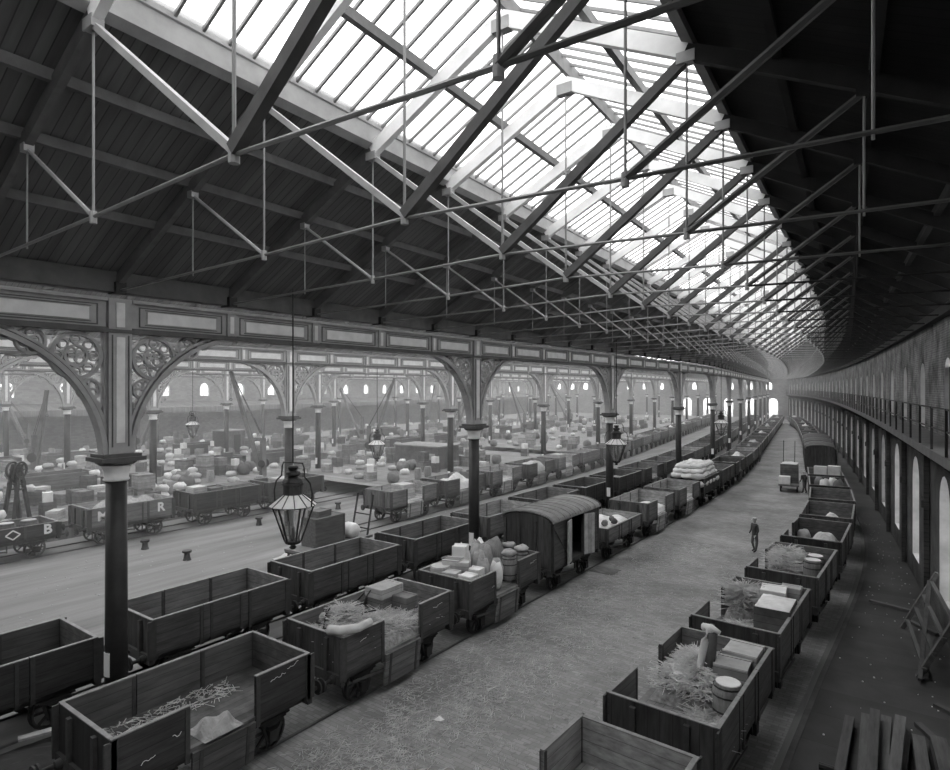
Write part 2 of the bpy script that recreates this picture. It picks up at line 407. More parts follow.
def make_column():
    t = empty('iron_column', kind='thing'); tag(t, None, 'column')
    MB().lathe([(.42, 0), (.42, .12), (.36, .18), (.36, .4), (.29, .5), (.27, .55)], 20).build('base', M['column'], t, True)
    MB().lathe([(.265, .5), (.25, 3), (.235, 6.25)], 24).build('shaft', M['column'], t, True)
    m = MB(); m.lathe([(.25, 1.35), (.25, 1.36)], 24)
    m = MB(); m.add(*arc_patch(.262, 1.42, 2.0, -1.95, -1.0)); m.build('white_mark', M['white'], t)
    MB().lathe([(.27, 6.2), (.30, 6.24), (.27, 6.28), (.28, 6.45), (.36, 6.62)], 24).build('capital', M['iron_pale'], t, True)
    m = MB(); m.lathe([(.38, 6.6), (.46, 6.66), (.46, 6.7)], 24); m.box(-.45, .45, -.52, .52, 6.7, 6.80); m.box(-.38, .38, -.44, .44, 6.8, 6.88); m.build('abacus', M['iron_dark'], t)
    m = MB(); m.box(-.22, .22, -.27, .27, 6.88, 10.70); m.build('pilaster', M['iron_paint'], t)
    for sx in (-1, 1):
        m = MB(); m.cur = 0
        m.box(sx*.225-.012, sx*.225+.012, -.1, .1, 7.15, 9.75); m.box(sx*.225-.012, sx*.225+.012, -.1, .1, 10.0, 10.6)
        m.build('panel', M['iron_pale'], t)
        m = MB(); m.box(sx*.24-.02, sx*.24+.02, -.29, .29, 9.86, 9.94)
        for yy in (-.19, .19): m.box(sx*.23-.012, sx*.23+.012, yy-.012, yy+.012, 7.05, 9.8)
        m.build('moulding', M['iron_dark'], t)
    for sy in (-1, 1):
        m = MB()
        m.ring((0, sy*3.5, 6.72), 3.2, .11, .34, 26, PI/2 if sy > 0 else 0, PI if sy > 0 else PI/2)
        m.build('arch_rib', M['iron_paint'], t)
        m = MB(); m.ring((0, sy*3.5, 6.72), 3.32, .07, .22, 26, PI/2 if sy > 0 else 0, PI if sy > 0 else PI/2)
        m.box(-.09, .09, sy*.27, sy*.33, 7.2, 9.9); m.build('arch_moulding', M['iron_paint'], t)
        tracery(sy).build('tracery', M['iron_paint'], t)
    return t
def arc_patch(r, z0, z1, a0, a1, n=8):
    vs = []; fs = []
    for k in range(n+1):
        a = a0+(a1-a0)*k/n
        for rr in (r-.015, r+.006):
            for z in (z0, z1): vs.append((rr*math.cos(a), rr*math.sin(a), z))
    for k in range(n):
        i, j = k*4, k*4+4
        fs += [(i+2, j+2, j+3, i+3), (i, i+1, j+1, j), (i+1, i+3, j+3, j+1), (i, j, j+2, i+2)]
    fs += [(0,2,3,1), (n*4, n*4+1, n*4+3, n*4+2)]
    return vs, fs
def make_girder():
    t = empty('panelled_girder', kind='thing'); tag(t, None, 'girder')
    L0, L1 = .29, BAY-.29
    m = MB(); m.box(-.13, .13, L0, L1, 9.96, 10.62); m.build('web', M['iron_paint'], t)
    m = MB(); m.box(-.26, .26, L0, L1, 9.86, 9.95); m.box(-.2, .2, L0, L1, 9.95, 9.99); m.build('bottom_flange', M['iron_dark'], t)
    m = MB(); m.box(-.24, .24, L0, L1, 10.62, 10.70); m.build('top_flange', M['iron_paint'], t)
    p = m = MB(); fr = MB(); st = MB(); ft = MB()
    for k in range(5):
        a = .0+k*3.04+(.36 if k == 0 else .16); c = (k+1)*3.04-(.36 if k == 4 else .16)
        for sx in (-1, 1):
            p.box(sx*.155-.012, sx*.155+.012, a+.32, c-.32, 10.14, 10.44)
            for (y0, y1, z0, z1) in ((a+.12, c-.12, 10.52, 10.545), (a+.12, c-.12, 10.035, 10.06), (a+.12, a+.145, 10.035, 10.545), (c-.145, c-.12, 10.035, 10.545),
                                     (a+.27, c-.27, 10.47, 10.485), (a+.27, c-.27, 10.095, 10.11)):
                fr.box(sx*.14-.012, sx*.14+.012, y0, y1, z0, z1)
        if k < 4:
            yy = (k+1)*3.04
            q = MB().box(-.2, .2, yy-.14, yy+.14, 9.97, 10.64).build('stiffener', M['iron_paint'], t)
            MB().box(-.21, .21, yy-.06, yy+.06, 10.06, 10.54).build('stiffener_panel', M['iron_pale'], q)
    p.build('panel', M['iron_pale'], t); fr.build('panel_moulding', M['iron_dark'], t)
    return t
COLP = Proto(make_column); GIR = Proto(make_girder)
KR = ['nearest column row', 'second column row', 'third column row', 'fourth column row', 'fifth column row']
for r, x0 in enumerate(ROWX):
    f = line(x0); k = 0
    for kk in range(-1, 12):
        y = COLY0+BAY*kk; y2 = y+BAY
        if y > 186: break
        h = head(lambda q: f(q), y) if kk > 2 else 0
        vis = px_of(f(y), y) > -60 and y > 0
        if kk >= 0 and (y-0) > 0:
            COLP.put((f(y), y, 0), math.atan2(-(f(y2)-f(y-BAY)), 2*BAY), f'cast-iron column, {nth(k)} from the near end of the {KR[r]}', 'columns of the '+KR[r]); k += 1
        ang = math.atan2(-(f(y2)-f(y)), BAY); L_ = math.hypot(f(y2)-f(y), BAY)
        if y2 < 188:
            GIR.put((f(y), y, 0), ang, f'pale panelled iron girder over the {nth(kk+1)} span of the {KR[r]}', 'girders of the '+KR[r], (1, L_/BAY, 1))

# ------------------------------------------------------------------ walls with arched openings
def arcade(name, P, y0, y1, c0, sp, w, zb, zs, z0, z1, mt, depth=.6, first=None):
    """P(s, depth, z) -> point; openings centred at c0 + k*sp, half width w, from zb to spring zs, round arch"""
    b = MB(); cents = [c for c in frange(c0, y1+sp, sp) if y0+w+.2 < c < y1-w-.2]
    def quad(s0, s1, a, c): b.add([P(s0, 0, a), P(s1, 0, a), P(s1, 0, c), P(s0, 0, c)], [(0,1,2,3)])
    prev = y0
    for c in cents:
        quad(prev, c-w, z0, z1)
        if zb > z0: quad(c-w, c+w, z0, zb)
        n = 8; arc = [(c-w*math.cos(PI*i/n), zs+w*math.sin(PI*i/n)) for i in range(n+1)]
        for i in range(n):
            (a1, e1), (a2, e2) = arc[i], arc[i+1]
            b.add([P(a1, 0, e1), P(a2, 0, e2), P(a2, 0, z1), P(a1, 0, z1)], [(0,1,2,3)])
        loop = [(c-w, zb)]+arc+[(c+w, zb)]
        for i in range(len(loop)):
            (a1, e1), (a2, e2) = loop[i], loop[(i+1) % len(loop)]
            b.cur = 1; b.add([P(a1, 0, e1), P(a1, depth, e1), P(a2, depth, e2), P(a2, 0, e2)], [(0,1,2,3)]); b.cur = 0
        prev = c+w
    quad(prev, y1, z0, z1)
    o = b.build(name, [mt, M['reveal']]); o['kind'] = 'structure'
    return cents
NWIN = [0]
def windows(P, cents, w, zb, zs, depth, gm, name='window', bars=(2, 4)):
    for c in cents:
        NWIN[0] += 1
        t = empty(f'{name}_{NWIN[0]}'); t['kind'] = 'structure'
        n = 8; arc = [(c-w*math.cos(PI*i/n), zs+w*math.sin(PI*i/n)) for i in range(n+1)]
        loop = [(c-w, zb)]+arc+[(c+w, zb)]
        b = MB(); b.add([P(a, depth, e) for a, e in loop], [tuple(range(len(loop)))]); b.build('pane', gm, t)
        b = MB(); top = zs+w*.9
        for i in range(1, bars[0]+1):
            a = c-w+2*w*i/(bars[0]+1); b.bar(P(a, depth-.03, zb), P(a, depth-.03, top), .05)
        for i in range(1, bars[1]+1):
            e = zb+(top-zb)*i/(bars[1]+1); b.bar(P(c-w, depth-.03, e), P(c+w, depth-.03, e), .05)
        b.build('window_bars', M['purlin'], t)
PR = lambda s, d, z: (WX(s)+d, s, z)
def seg(fn, P, y0, y1, *a, **k): return fn(P, y0, y1, *a, **k)
# right wall in two storeys
c1 = arcade('wall_right', PR, -10, 190, 26-7*5, 7.0, 1.0, 1.0, 4.5, 0, 6.6, M['brick_low'], 1.1)
windows(PR, [c for c in c1 if 8 < c < 45], 1.0, 1.0, 4.5, 1.06, M['wglass'])
windows(PR, [c for c in c1 if c > 45], 1.0, 1.0, 4.5, 1.06, M['dull_glass'])
c2 = arcade('wall_right', PR, -10, 190, 25.4-5.6*6, 5.6, .62, 6.95, 8.9, 6.6, 11.1, M['brick'], .7)
windows(PR, [c for c in c2 if c > 26], .62, 6.95, 8.9, .65, M['dull_glass'], bars=(1, 3))
b = MB(); x = WX(25.4)+.06; b.box(x, x+.06, 25.4-.6, 25.4+.6, 6.95, 9.2); o = b.build('door_1', M['black']); o['kind'] = 'structure'
# piers on the right wall
b = MB()
for y in frange(8.5, 188, 7.0):
    x = WX(y); b.box(x-.16, x+.02, y-.45, y+.45, 0, 6.4); b.box(x-.24, x+.02, y-.55, y+.55, 3.9, 4.2)
o = b.build('wall_right_piers', M['brick_low']); o['kind'] = 'structure'
sweep('wall_right_sill_course', [lambda y: (WX(y), 6.45), lambda y: (WX(y)-.2, 6.5), lambda y: (WX(y)-.2, 6.62), lambda y: (WX(y), 6.62)], YS, M['stone'])
# balcony
bal = empty('balcony', (0, 0, 0), 0, 'long iron balcony with stanchion railing along the right brick wall', 'balcony')
Y2 = frange(4, 186, 3.04)
o = sweep('deck', [lambda y: (WX(y)-.02, 6.62), lambda y: (WX(y)-1.12, 6.62), lambda y: (WX(y)-1.12, 6.86), lambda y: (WX(y)-.02, 6.86)], Y2, M['strut'], bal, None)
k = 0
for y in frange(5, 185, 2.2):
    x = WX(y)-1.06
    m = MB(); m.add([(x-.03, y-.14, 6.86), (x+.03, y-.14, 6.86), (x+.03, y+.14, 6.86), (x-.03, y+.14, 6.86), (x-.03, y-.05, 8.0), (x+.03, y-.05, 8.0), (x+.03, y+.05, 8.0), (x-.03, y+.05, 8.0)],
                    [(0,3,2,1),(4,5,6,7),(0,1,5,4),(1,2,6,5),(2,3,7,6),(3,0,4,7)])
    m.build('stanchion', M['black'], bal)
    m = MB(); m.bar((WX(y), y, 5.9), (x, y, 6.62), .09, .12); m.bar((WX(y)-.04, y, 5.8), (WX(y)-.04, y, 6.6), .09, .1); m.build('bracket', M['black'], bal)
m = MB()
for i in range(len(Y2)-1):
    for z in (7.98, 7.45):
        m.tube([(WX(Y2[i])-1.06, Y2[i], z), (WX(Y2[i+1])-1.06, Y2[i+1], z)], .025, 5)
m.build('rail', M['black'], bal)

# far end wall, left wall, back wall
XA, XB = -112, -27.2
PE = lambda s, d, z: (s, 190+d, z)
cE = arcade('wall_end', PE, XA, XB, -56, 6.0, 1.3, .0, 4.3, 0, 7.4, M['endbrick'], .6)
cE2 = arcade('wall_end', PE, XA, XB, -33-5.2*16, 5.2, .8, 8.1, 9.4, 7.4, 17, M['endbrick'], .5)
windows(PE, [c for c in cE2 if c > -72], .8, 8.1, 9.4, .4, M['wglass'], bars=(1, 2))
windows(PE, [c for c in cE if -57 < c], 1.3, .0, 4.3, .5, M['wglass'], bars=(1, 2))
LW = line(LWX)
PLW = lambda s, d, z: (LW(s)-d, s, z)
cL = arcade('wall_left', PLW, -10, 190, 1.0, 6.6, .8, 7.3, 8.5, 6.4, 11.6, M['farbrick'], .5)
windows(PLW, [c for c in cL if c > 12], .8, 7.3, 8.5, .4, M['wglass'], bars=(1, 2))
sweep('wall_left_lower', [lambda y: (LW(y), 0), lambda y: (LW(y), 6.4)], YS, M['farbrick'])
sweep('wall_left_awning', [lambda y: (LW(y), 6.4), lambda y: (LW(y)+5, 5.7), lambda y: (LW(y)+5, 4.9), lambda y: (LW(y)+4.9, 4.9), lambda y: (LW(y)+4.9, 5.6), lambda y: (LW(y), 6.3)], YS, M['boards'])
b = MB(); b.box(-94, 6, -10.3, -10, 0, 17); o = b.build('wall_back', M['farbrick']); o['kind'] = 'structure'

# ------------------------------------------------------------------ railway tracks
def track(fx, y0, y1, label):
    t = empty('railway_track', (0, 0, 0), 0, label, 'railway track')
    for s in (-1, 1):
        sweep('rail', [lambda y: (fx(y)+s*.72-.03, 0), lambda y: (fx(y)+s*.72-.03, .06), lambda y: (fx(y)+s*.72+.03, .06), lambda y: (fx(y)+s*.72+.03, 0)], frange(y0, y1, 3.04), M['iron_dark'], t, None)
AX = line(-12.95); BX = line(-18.12); CX = line(-36.3); MX = line(-27.1); DX = line(-52.5); EX = line(-67.5)
track(AX, -8, 165, 'railway track under the wagons left of the roadway')
track(BX, -8, 165, 'railway track just beyond the nearest column row')
track(RX, -8, 165, 'railway track along the walkway by the right wall')
track(CX, -8, 150, 'railway track under the lettered wagons in the left shed')
track(MX, 25, 165, 'railway track beside the second column row')
track(DX, -8, 165, 'railway track beyond the third column row')
track(EX, -8, 165, 'railway track beyond the fourth column row')

# ------------------------------------------------------------------ wagons
HW, HL, FZ, TZ = 1.15, 2.25, 1.2, 2.08
def wheel_mesh():
    m = MB(); R = Matrix.Rotation(PI/2, 4, 'Y')
    m.lathe([(.40, -.06), (.45, -.06), (.45, .05), (.49, .05), (.49, .08), (.40, .08)], 20, R, cap=False)
    m.lathe([(.09, -.1), (.09, .1)], 10, R)
    for k in range(8):
        a = 2*PI*k/8; m.bar((0, .08*math.cos(a), .08*math.sin(a)), (0, .42*math.cos(a), .42*math.sin(a)), .05, .05, up=(1,0,0))
    return m.mesh('wheel', M['wheel'], False)
WHEEL = wheel_mesh()
def axlebox_mesh():
    m = MB(); m.box(-.09, .09, -.12, .12, .33, .6)
    for s in (-1, 1): m.bar((0, s*.13, .35), (0, s*.3, .9), .03, .06)
    for q in range(4): m.box(-.045, .045, -.45+q*.1, .45-q*.1, .82-q*.045, .86-q*.045)
    return m.mesh('axlebox', M['black'])
AXB = axlebox_mesh()
def buffer_mesh():
    m = MB(); R = Matrix.Rotation(-PI/2, 4, 'X')
    m.lathe([(.12, 0), (.09, .12), (.05, .14), (.05, .36), (.18, .38), (.18, .42), (.1, .44)], 14, R)
    return m.mesh('buffer', M['black'])
BUF = buffer_mesh()
def link(name, me, parent, loc=(0,0,0), rz=0.):
    o = bpy.data.objects.new(name, me); C.objects.link(o); o.parent = parent; o.location = loc; o.rotation_euler = (0,0,rz); return o
def running_gear(t, lod=0):
    m = MB()
    for s in (-1, 1): m.box(s*.9-.06, s*.9+.06, -HL, HL, .88, 1.12)
    for s in (-1, 1): m.box(-HW, HW, s*HL-.07, s*HL+.07, .86, 1.12)
    for yy in (-.7, .7): m.box(-.9, .9, yy-.05, yy+.05, .9, 1.1)
    m.build('underframe', M['strap'], t)
    for sy in (-1.35, 1.35):
        for sx in (-1, 1):
            link('wheel', WHEEL, t, (sx*.72, sy, .49), 0 if sx < 0 else PI)
            if lod == 0: link('axlebox', AXB, t, (sx*.92, sy, 0))
        if lod == 0: MB().tube([(-.8, sy, .49), (.8, sy, .49)], .05, 6).build('axle', M['black'], t)
    for sy in (-1, 1):
        for sx in (-1, 1): link('buffer', BUF, t, (sx*.86, sy*(HL+.06), .99), 0 if sy > 0 else PI)
        if lod == 0:
            m = MB(); m.bar((0, sy*(HL+.06), .98), (0, sy*(HL+.2), .96), .05); 
            for q in range(3): m.ring((0, sy*(HL+.2), .9-q*.12), .05, .02, .03, 8)
            m.build('coupling', M['black'], t)
    if lod == 0:
        for sx in (1,):
            m = MB(); m.bar((sx*1.08, .1, .62), (sx*1.12, -1.9, .82), .03, .07); m.bar((sx*1.0, .1, .55), (sx*1.0, .1, .9), .05); m.build('brake_lever', M['strap'], t)
def plank(t, name, x0, x1, y0, y1, z0, z1, mo, mi, inner=0, Mx=None):
    """board whose inside face carries the inner material"""
    m = MB(); p = [(x0,y0,z0),(x1,y0,z0),(x1,y1,z0),(x0,y1,z0),(x0,y0,z1),(x1,y0,z1),(x1,y1,z1),(x0,y1,z1)]
    if Mx is not None: p = [Mx @ Vector(q) for q in p]
    fs = [(0,3,2,1),(4,5,6,7),(0,1,5,4),(1,2,6,5),(2,3,7,6),(3,0,4,7)]
    m.add(p, fs); m.m = [1 if i == inner else 0 for i in range(6)]
    return m.build(name, [mo, mi], t)
def open_wagon(tone, drop=0, top=TZ, chalk=0, lod=0, ends=0.):
    """drop: +1 / -1 side whose middle door hangs open, 0 none"""
    w = WT[tone]
    t = empty('open_wagon'); tag(t, None, 'wagon')
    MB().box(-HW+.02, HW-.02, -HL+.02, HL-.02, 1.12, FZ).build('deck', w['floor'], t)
    cap = M['cap']
    for sx in (-1, 1):
        xo = sx*HW; xi = sx*(HW-.07); x0, x1 = min(xo, xi), max(xo, xi); inn = 3 if sx < 0 else 5
        for (y0, y1, door) in ((-HL, -.76, 0), (-.74, .74, 1), (.76, HL, 0)):
            if door and drop == sx:
                Mx = Matrix.Translation((sx*(HW+.03), 0, 1.13)) @ Matrix.Rotation(sx*.10, 4, 'Y')
                d = plank(t, 'side_door', -.035, .035, y0+.02, y1-.02, -(top-FZ), 0, w['inn'], w['side'], 0, Mx)
                m = MB()
                for yy in (y0+.2, y1-.2):
                    if lod == 0: MB().box(-.05, .05, yy-.04, yy+.04, -(top-FZ), .0, Mx).build('hinge_strap', M['strap'], d)
                continue
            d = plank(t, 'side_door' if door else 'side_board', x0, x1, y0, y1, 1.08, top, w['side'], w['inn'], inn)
            m = MB()
            if lod == 0:
                if door:
                    for yy in (y0+.25, y1-.25): MB().box(xo-.02, xo+.02, yy-.04, yy+.04, 1.0, top-.02).build('iron_strap', M['strap'], d)
                else:
                    for yy in (y0+.05, y1-.05): MB().box(xo-.02, xo+.02, yy-.05, yy+.05, .95, top-.02).build('iron_strap', M['strap'], d); MB().box(xi-.015, xi+.015, yy-.04, yy+.04, FZ, top-.02).build('inner_strap', M['strap'], d)
            MB().box(x0-.008, x1+.008, y0, y1, top, top+.022).build('capping', cap, d)
    for sy in (-1, 1):
        yo = sy*HL; yi = sy*(HL-.07)
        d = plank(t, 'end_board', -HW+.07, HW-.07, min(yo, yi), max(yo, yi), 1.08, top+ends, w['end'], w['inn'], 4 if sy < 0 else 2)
        MB().box(-HW+.07, HW-.07, min(yo, yi)-.008, max(yo, yi)+.008, top+ends, top+ends+.022).build('capping', cap, d)
        if lod == 0:
            m = MB()
            for xx in (-.55, .55): MB().box(xx-.06, xx+.06, yo-.04+sy*.04, yo+.04+sy*.04, .95, top-.1).build('end_post', M['strap'], d)
            for xx in (-1, 1): MB().box(xx*HW-.02, xx*HW+.02, yo-.12, yo+.12, 1.0, top-.02).build('corner_plate', M['strap'], d)
    running_gear(t, lod)
    return t
def simple_wagon(tone):
    w = WT[tone]; t = empty('open_wagon'); tag(t, None, 'wagon')
    m = MB(); m.box(-HW, HW, -HL, HL, 1.0, FZ)
    for s in (-1, 1): m.box(s*HW-.04, s*HW+.04, -HL, HL, FZ, TZ); m.box(-HW, HW, s*HL-.04, s*HL+.04, FZ, TZ)
    m.build('body', w['side'], t)
    m = MB(); 
    for s in (-1, 1): m.box(s*HW-.05, s*HW+.05, -HL, HL, TZ, TZ+.03); m.box(-HW, HW, s*HL-.05, s*HL+.05, TZ, TZ+.03)
    m.build('capping', M['cap'], t)
    for sy in (-1.35, 1.35):
        for sx in (-1, 1): link('wheel', WHEEL, t, (sx*.72, sy, .49), 0)
    return t
def covered_van():
    t = empty('covered_van'); tag(t, None, 'van')
    EZ = 3.0
    MB().box(-HW, HW, -HL, HL, 1.08, FZ).build('floor_board', M['strap'], t)
    for sy in (-1, 1):
        m = MB(); n = 8
        pts = [(-HW, 1.08), (HW, 1.08)]+[(HW*math.cos(PI*i/n)*1.0, EZ+.32*math.sin(PI*i/n)) for i in range(n+1)]
        yo, yi = sy*HL, sy*(HL-.07); k = len(pts)
        m.add([(a, yo, c) for a, c in pts]+[(a, yi, c) for a, c in pts], [tuple(range(k)), tuple(range(2*k-1, k-1, -1))]+[(i, (i+1) % k, k+(i+1) % k, k+i) for i in range(k)])
        d = m.build('end_wall', WT['mid']['end'], t)
        m = MB()
        for xx in (-1.08, -.4, .4, 1.08): MB().box(xx-.05, xx+.05, yo-.04, yo+.04, 1.0, EZ).build('end_post', M['strap'], d)
    for sx in (-1, 1):
        x0, x1 = (sx*HW-.035, sx*HW+.035)
        for (y0, y1) in ((-HL+.07, -.6), (.6, HL-.07)):
            d = MB().box(x0, x1, y0, y1, 1.08, EZ).build('side_wall', WT['mid']['side'], t)
            m = MB()
            for yy in (y0+.04, y1-.04): m.box(x0-.03, x1+.03, yy-.05, yy+.05, 1.02, EZ)
            ya, yb = (y0, y1) if y0 < 0 else (y1, y0)
            m.bar((sx*(HW+.05), ya, 2.9), (sx*(HW+.05), yb, 1.15), .04, .1); m.build('frame', M['strap'], d)
        if sx < 0: MB().box(x0, x1, -.6, .6, 1.1, EZ).build('door', M['van'], t)
    for sy in (-1, 1):
        Mx = Matrix.Translation((HW+.06, sy*.62, 0)) @ Matrix.Rotation(-sy*.35 if sy > 0 else .25, 4, 'Z')
        m = MB(); m.box(-.03, .03, 0 if sy > 0 else -.62, .62 if sy > 0 else 0, 1.15, 2.92, Mx); m.build('door', M['door_pale'], t)
    m = MB(); n = 12
    for i in range(n):
        a0, a1 = PI*i/n, PI*(i+1)/n
        pa = ((HW+.1)*math.cos(a0), EZ+.37*math.sin(a0)); pb = ((HW+.1)*math.cos(a1), EZ+.37*math.sin(a1))
        m.add([(pa[0], -HL-.08, pa[1]), (pb[0], -HL-.08, pb[1]), (pb[0], HL+.08, pb[1]), (pa[0], HL+.08, pa[1]),
               (pa[0], -HL-.08, pa[1]+.05), (pb[0], -HL-.08, pb[1]+.05), (pb[0], HL+.08, pb[1]+.05), (pa[0], HL+.08, pa[1]+.05)],
              [(0,3,2,1),(4,5,6,7),(0,1,5,4),(1,2,6,5),(2,3,7,6),(3,0,4,7)])
    m.build('roof_sheet', M['roofing'], t)
    for yy in frange(-HL, HL, .5):
        m = MB(); pts = [((HW+.1)*math.cos(PI*i/n), yy, EZ+.06+.37*math.sin(PI*i/n)) for i in range(n+1)]
        for i in range(n): m.bar(pts[i], pts[i+1], .05, .03)
        m.build('roof_batten', M['roofing'], t)
    running_gear(t); return t
def flat_wagon(low=.0):  # wagon added only to darken the bottom left corner
    t = empty('flat_wagon'); tag(t, None, 'wagon')
    MB().box(-HW, HW, -HL, HL, 1.08, FZ+.02).build('deck', WT['mid']['floor'], t)
    m = MB(); m.box(-HW-.02, -HW+.04, -HL, HL, 1.0, 1.32+low); m.box(HW-.04, HW+.02, -HL, HL, 1.0, 1.32+low); m.build('curb_rail', WT['mid']['side'], t)
    running_gear(t); return t
PW = {}
def wag(key, loc, rz, label, group):
    if key not in PW:
        if key[0] == 'simple': PW[key] = Proto(lambda: simple_wagon(key[1]))
        elif key[0] == 'van': PW[key] = Proto(covered_van)
        elif key[0] == 'flat': PW[key] = Proto(flat_wagon)
        elif key[0] == 'low': PW[key] = Proto(lambda: open_wagon(key[1], key[2], 1.72))
        else: PW[key] = Proto(lambda: open_wagon(key[1], key[2], lod=key[3]))
    return PW[key].put(loc, rz, label, group)
def place(key, fx, yc, label, group): return wag(key, (fx(yc), yc, 0), math.atan2(-(fx(yc+2)-fx(yc-2)), 4), label, group)

# row A, left of the roadway
GA = 'wagons in the train left of the roadway'
spec = ['dark', 'mid', 'mid', 'van', 'lowmid', 'pale']
a0 = 7.32
place(('flat',), AX, a0-5.5, 'dark flat wagon added to darken the bottom left corner', GA)  # wagon added to darken ground that lies in shadow
names = {0: 'nearest open wagon of the roadway train, nearly empty, side door down, crumpled sheet inside',
         1: 'open wagon filled with straw and crates, side door hanging down',
         2: 'open wagon loaded with white boxes, sacks and barrels behind the covered van',
         3: 'covered van with curved ribbed roof and open pale side doors',
         4: 'low-sided wagon with pale load just beyond the covered van',
         5: 'pale open wagon with door down, second beyond the covered van'}
for k in range(28):
    yc = a0+5.55*k
    if yc > 158: break
    tone = ['dark', 'mid', 'dark', 'mid', 'pale', 'mid', 'dark'][k % 7]
    if k == 3: key = ('van',)
    elif k == 4: key = ('low', 'pale', 0)
    elif k in (0, 1, 2): key = ('open', ['dark', 'mid', 'mid'][k], 1, 0)
    elif k < 15: key = ('open', tone if k > 6 else 'pale', 1 if k in (5, 6, 9, 12) else 0, 0 if k < 9 else 1)
    else: key = ('simple', tone)
    place(key, AX, yc, names.get(k, f'open goods wagon, {nth(k-4)} beyond the covered van in the roadway train'), GA)
# row B, just beyond the nearest columns
GB = 'wagons in the train just beyond the nearest column row'
for k, yc in enumerate([4.75, 10.6, 16.05, 21.55]+[27.0+5.5*i for i in range(24)]):
    tone = ['dark', 'mid', 'mid', 'mid', 'pale', 'mid', 'dark'][k % 7]
    key = ('open', tone, 1 if k in (5, 8) else 0, 0 if k < 9 else 1) if k < 15 else ('simple', tone)
    place(key, BX, yc, f'open wagon, {nth(k)} from the near end of the train beyond the nearest columns', GB)
# right row
GR = 'wagons in the train by the right wall'
rl = {0: 'pale empty wagon end cut by the bottom edge, foremost beside the right walkway', 1: 'open wagon with straw, tall bundle, flat cases and an open barrel',
      2: 'open wagon with straw sheaf and large pale-topped packing case', 3: 'open wagon with straw and white-lidded tubs', 4: 'dark open wagon with a low pale heap beyond the tubs'}
ry = [8.6, 14.2, 19.7, 25.6, 31.5, 37.0, 42.5, 48.0, 53.6, 64.5, 70.2, 75.8]+[84+5.6*i for i in range(13)]
for k, yc in enumerate(ry):
    tone = ['pale', 'mid', 'mid', 'mid', 'dark', 'mid', 'mid', 'dark', 'mid', 'mid', 'dark', 'mid'][k % 12]
    key = ('van',) if k in (9, 10, 11) else (('open', tone, -1 if k < 5 else 0, 0 if k < 8 else 1) if k < 14 else ('simple', tone))
    lab = rl.get(k) or (f'covered van, {nth(k-9)} of the three vans by the right wall' if k in (9, 10, 11) else
        f'open wagon, {nth(k)} from the near end of the train by the right wall' if k < 9 else f'open wagon, {nth(k-12)} beyond the three vans by the right wall')
    place(key, RX, yc, lab, GR)
# middle rows of the left shed
def text_part(s, size, parent, loc, rot, name='letter'):
    cu = bpy.data.curves.new('txt', 'FONT'); cu.body = s; cu.size = size; cu.extrude = .008; cu.offset = size*.03; cu.align_x = 'CENTER'
    o = bpy.data.objects.new('txt', cu); C.objects.link(o)
    me = bpy.data.meshes.new_from_object(o.evaluated_get(bpy.context.evaluated_depsgraph_get())); bpy.data.objects.remove(o)
    me.name = name; me.materials.clear(); me.materials.append(M['white'])
    q = bpy.data.objects.new(name, me); C.objects.link(q); q.parent = parent; q.location = loc; q.rotation_euler = rot
    q['label'] = f'white painted letter {s}'
    return q
GC = 'lettered wagons in the left shed'
w1 = wag(('low', 'dark', 0), (CX(10.4), 10.4, 0), 0, 'dark low wagon with white diamond and letter B at the left edge', GC)
text_part('B', .66, w1, (HW+.03, 1.75, 1.22), (PI/2, 0, PI/2))
m = MB()
for (p, q) in (((-.3, 1.4), (0, 1.62)), ((0, 1.62), (.3, 1.4)), ((.3, 1.4), (0, 1.18)), ((0, 1.18), (-.3, 1.4))):
    m.bar((HW+.03, p[0]+.3, p[1]), (HW+.03, q[0]+.3, q[1]), .02, .06)
m.build('diamond_mark', M['white'], w1)
w2 = wag(('open', 'pale', 0, 0), (CX(16.3), 16.3, 0), 0, 'pale open wagon lettered M R behind the nearest column', GC)
text_part('M', .7, w2, (HW+.035, -1.6, 1.42), (PI/2, 0, PI/2)); text_part('R', .7, w2, (HW+.035, 1.5, 1.42), (PI/2, 0, PI/2))
w3 = wag(('open', 'dark', 0, 0), (CX(22.1), 22.1, 0), 0, 'dark open wagon carrying cases, right of the wagon lettered M R', GC)
w4 = wag(('open', 'dark', 0, 0), (CX(27.4), 27.4, 0), 0, 'dark open wagon behind the hanging lantern, second beyond the M R wagon', GC)
GM = 'wagons beside the second column row'
for k in range(24):
    yc = 29.5+5.5*k
    if yc > 158: break
    tone = ['pale', 'mid', 'pale', 'mid', 'pale'][k % 5]
    place(('open', tone, 1 if k < 5 else 0, 0 if k < 4 else 1) if k < 10 else ('simple', tone), MX, yc, f'open wagon, {nth(k)} from the near end of the train beside the second column row', GM)
for fx, nm, ks in ((DX, 'third', (0, 1, 3, 4, 6, 7, 8, 10, 11, 13, 14)), (EX, 'fourth', (1, 2, 4, 5, 6, 8, 9, 11, 13, 14))):
    for i, k in enumerate(ks):
        yc = 12+6.6*k
        place(('simple', ['mid', 'pale', 'dark'][i % 3]), fx, yc, f'open wagon, {nth(i)} from the near end of the row beyond the {nm} column row', f'wagons beyond the {nm} column row')

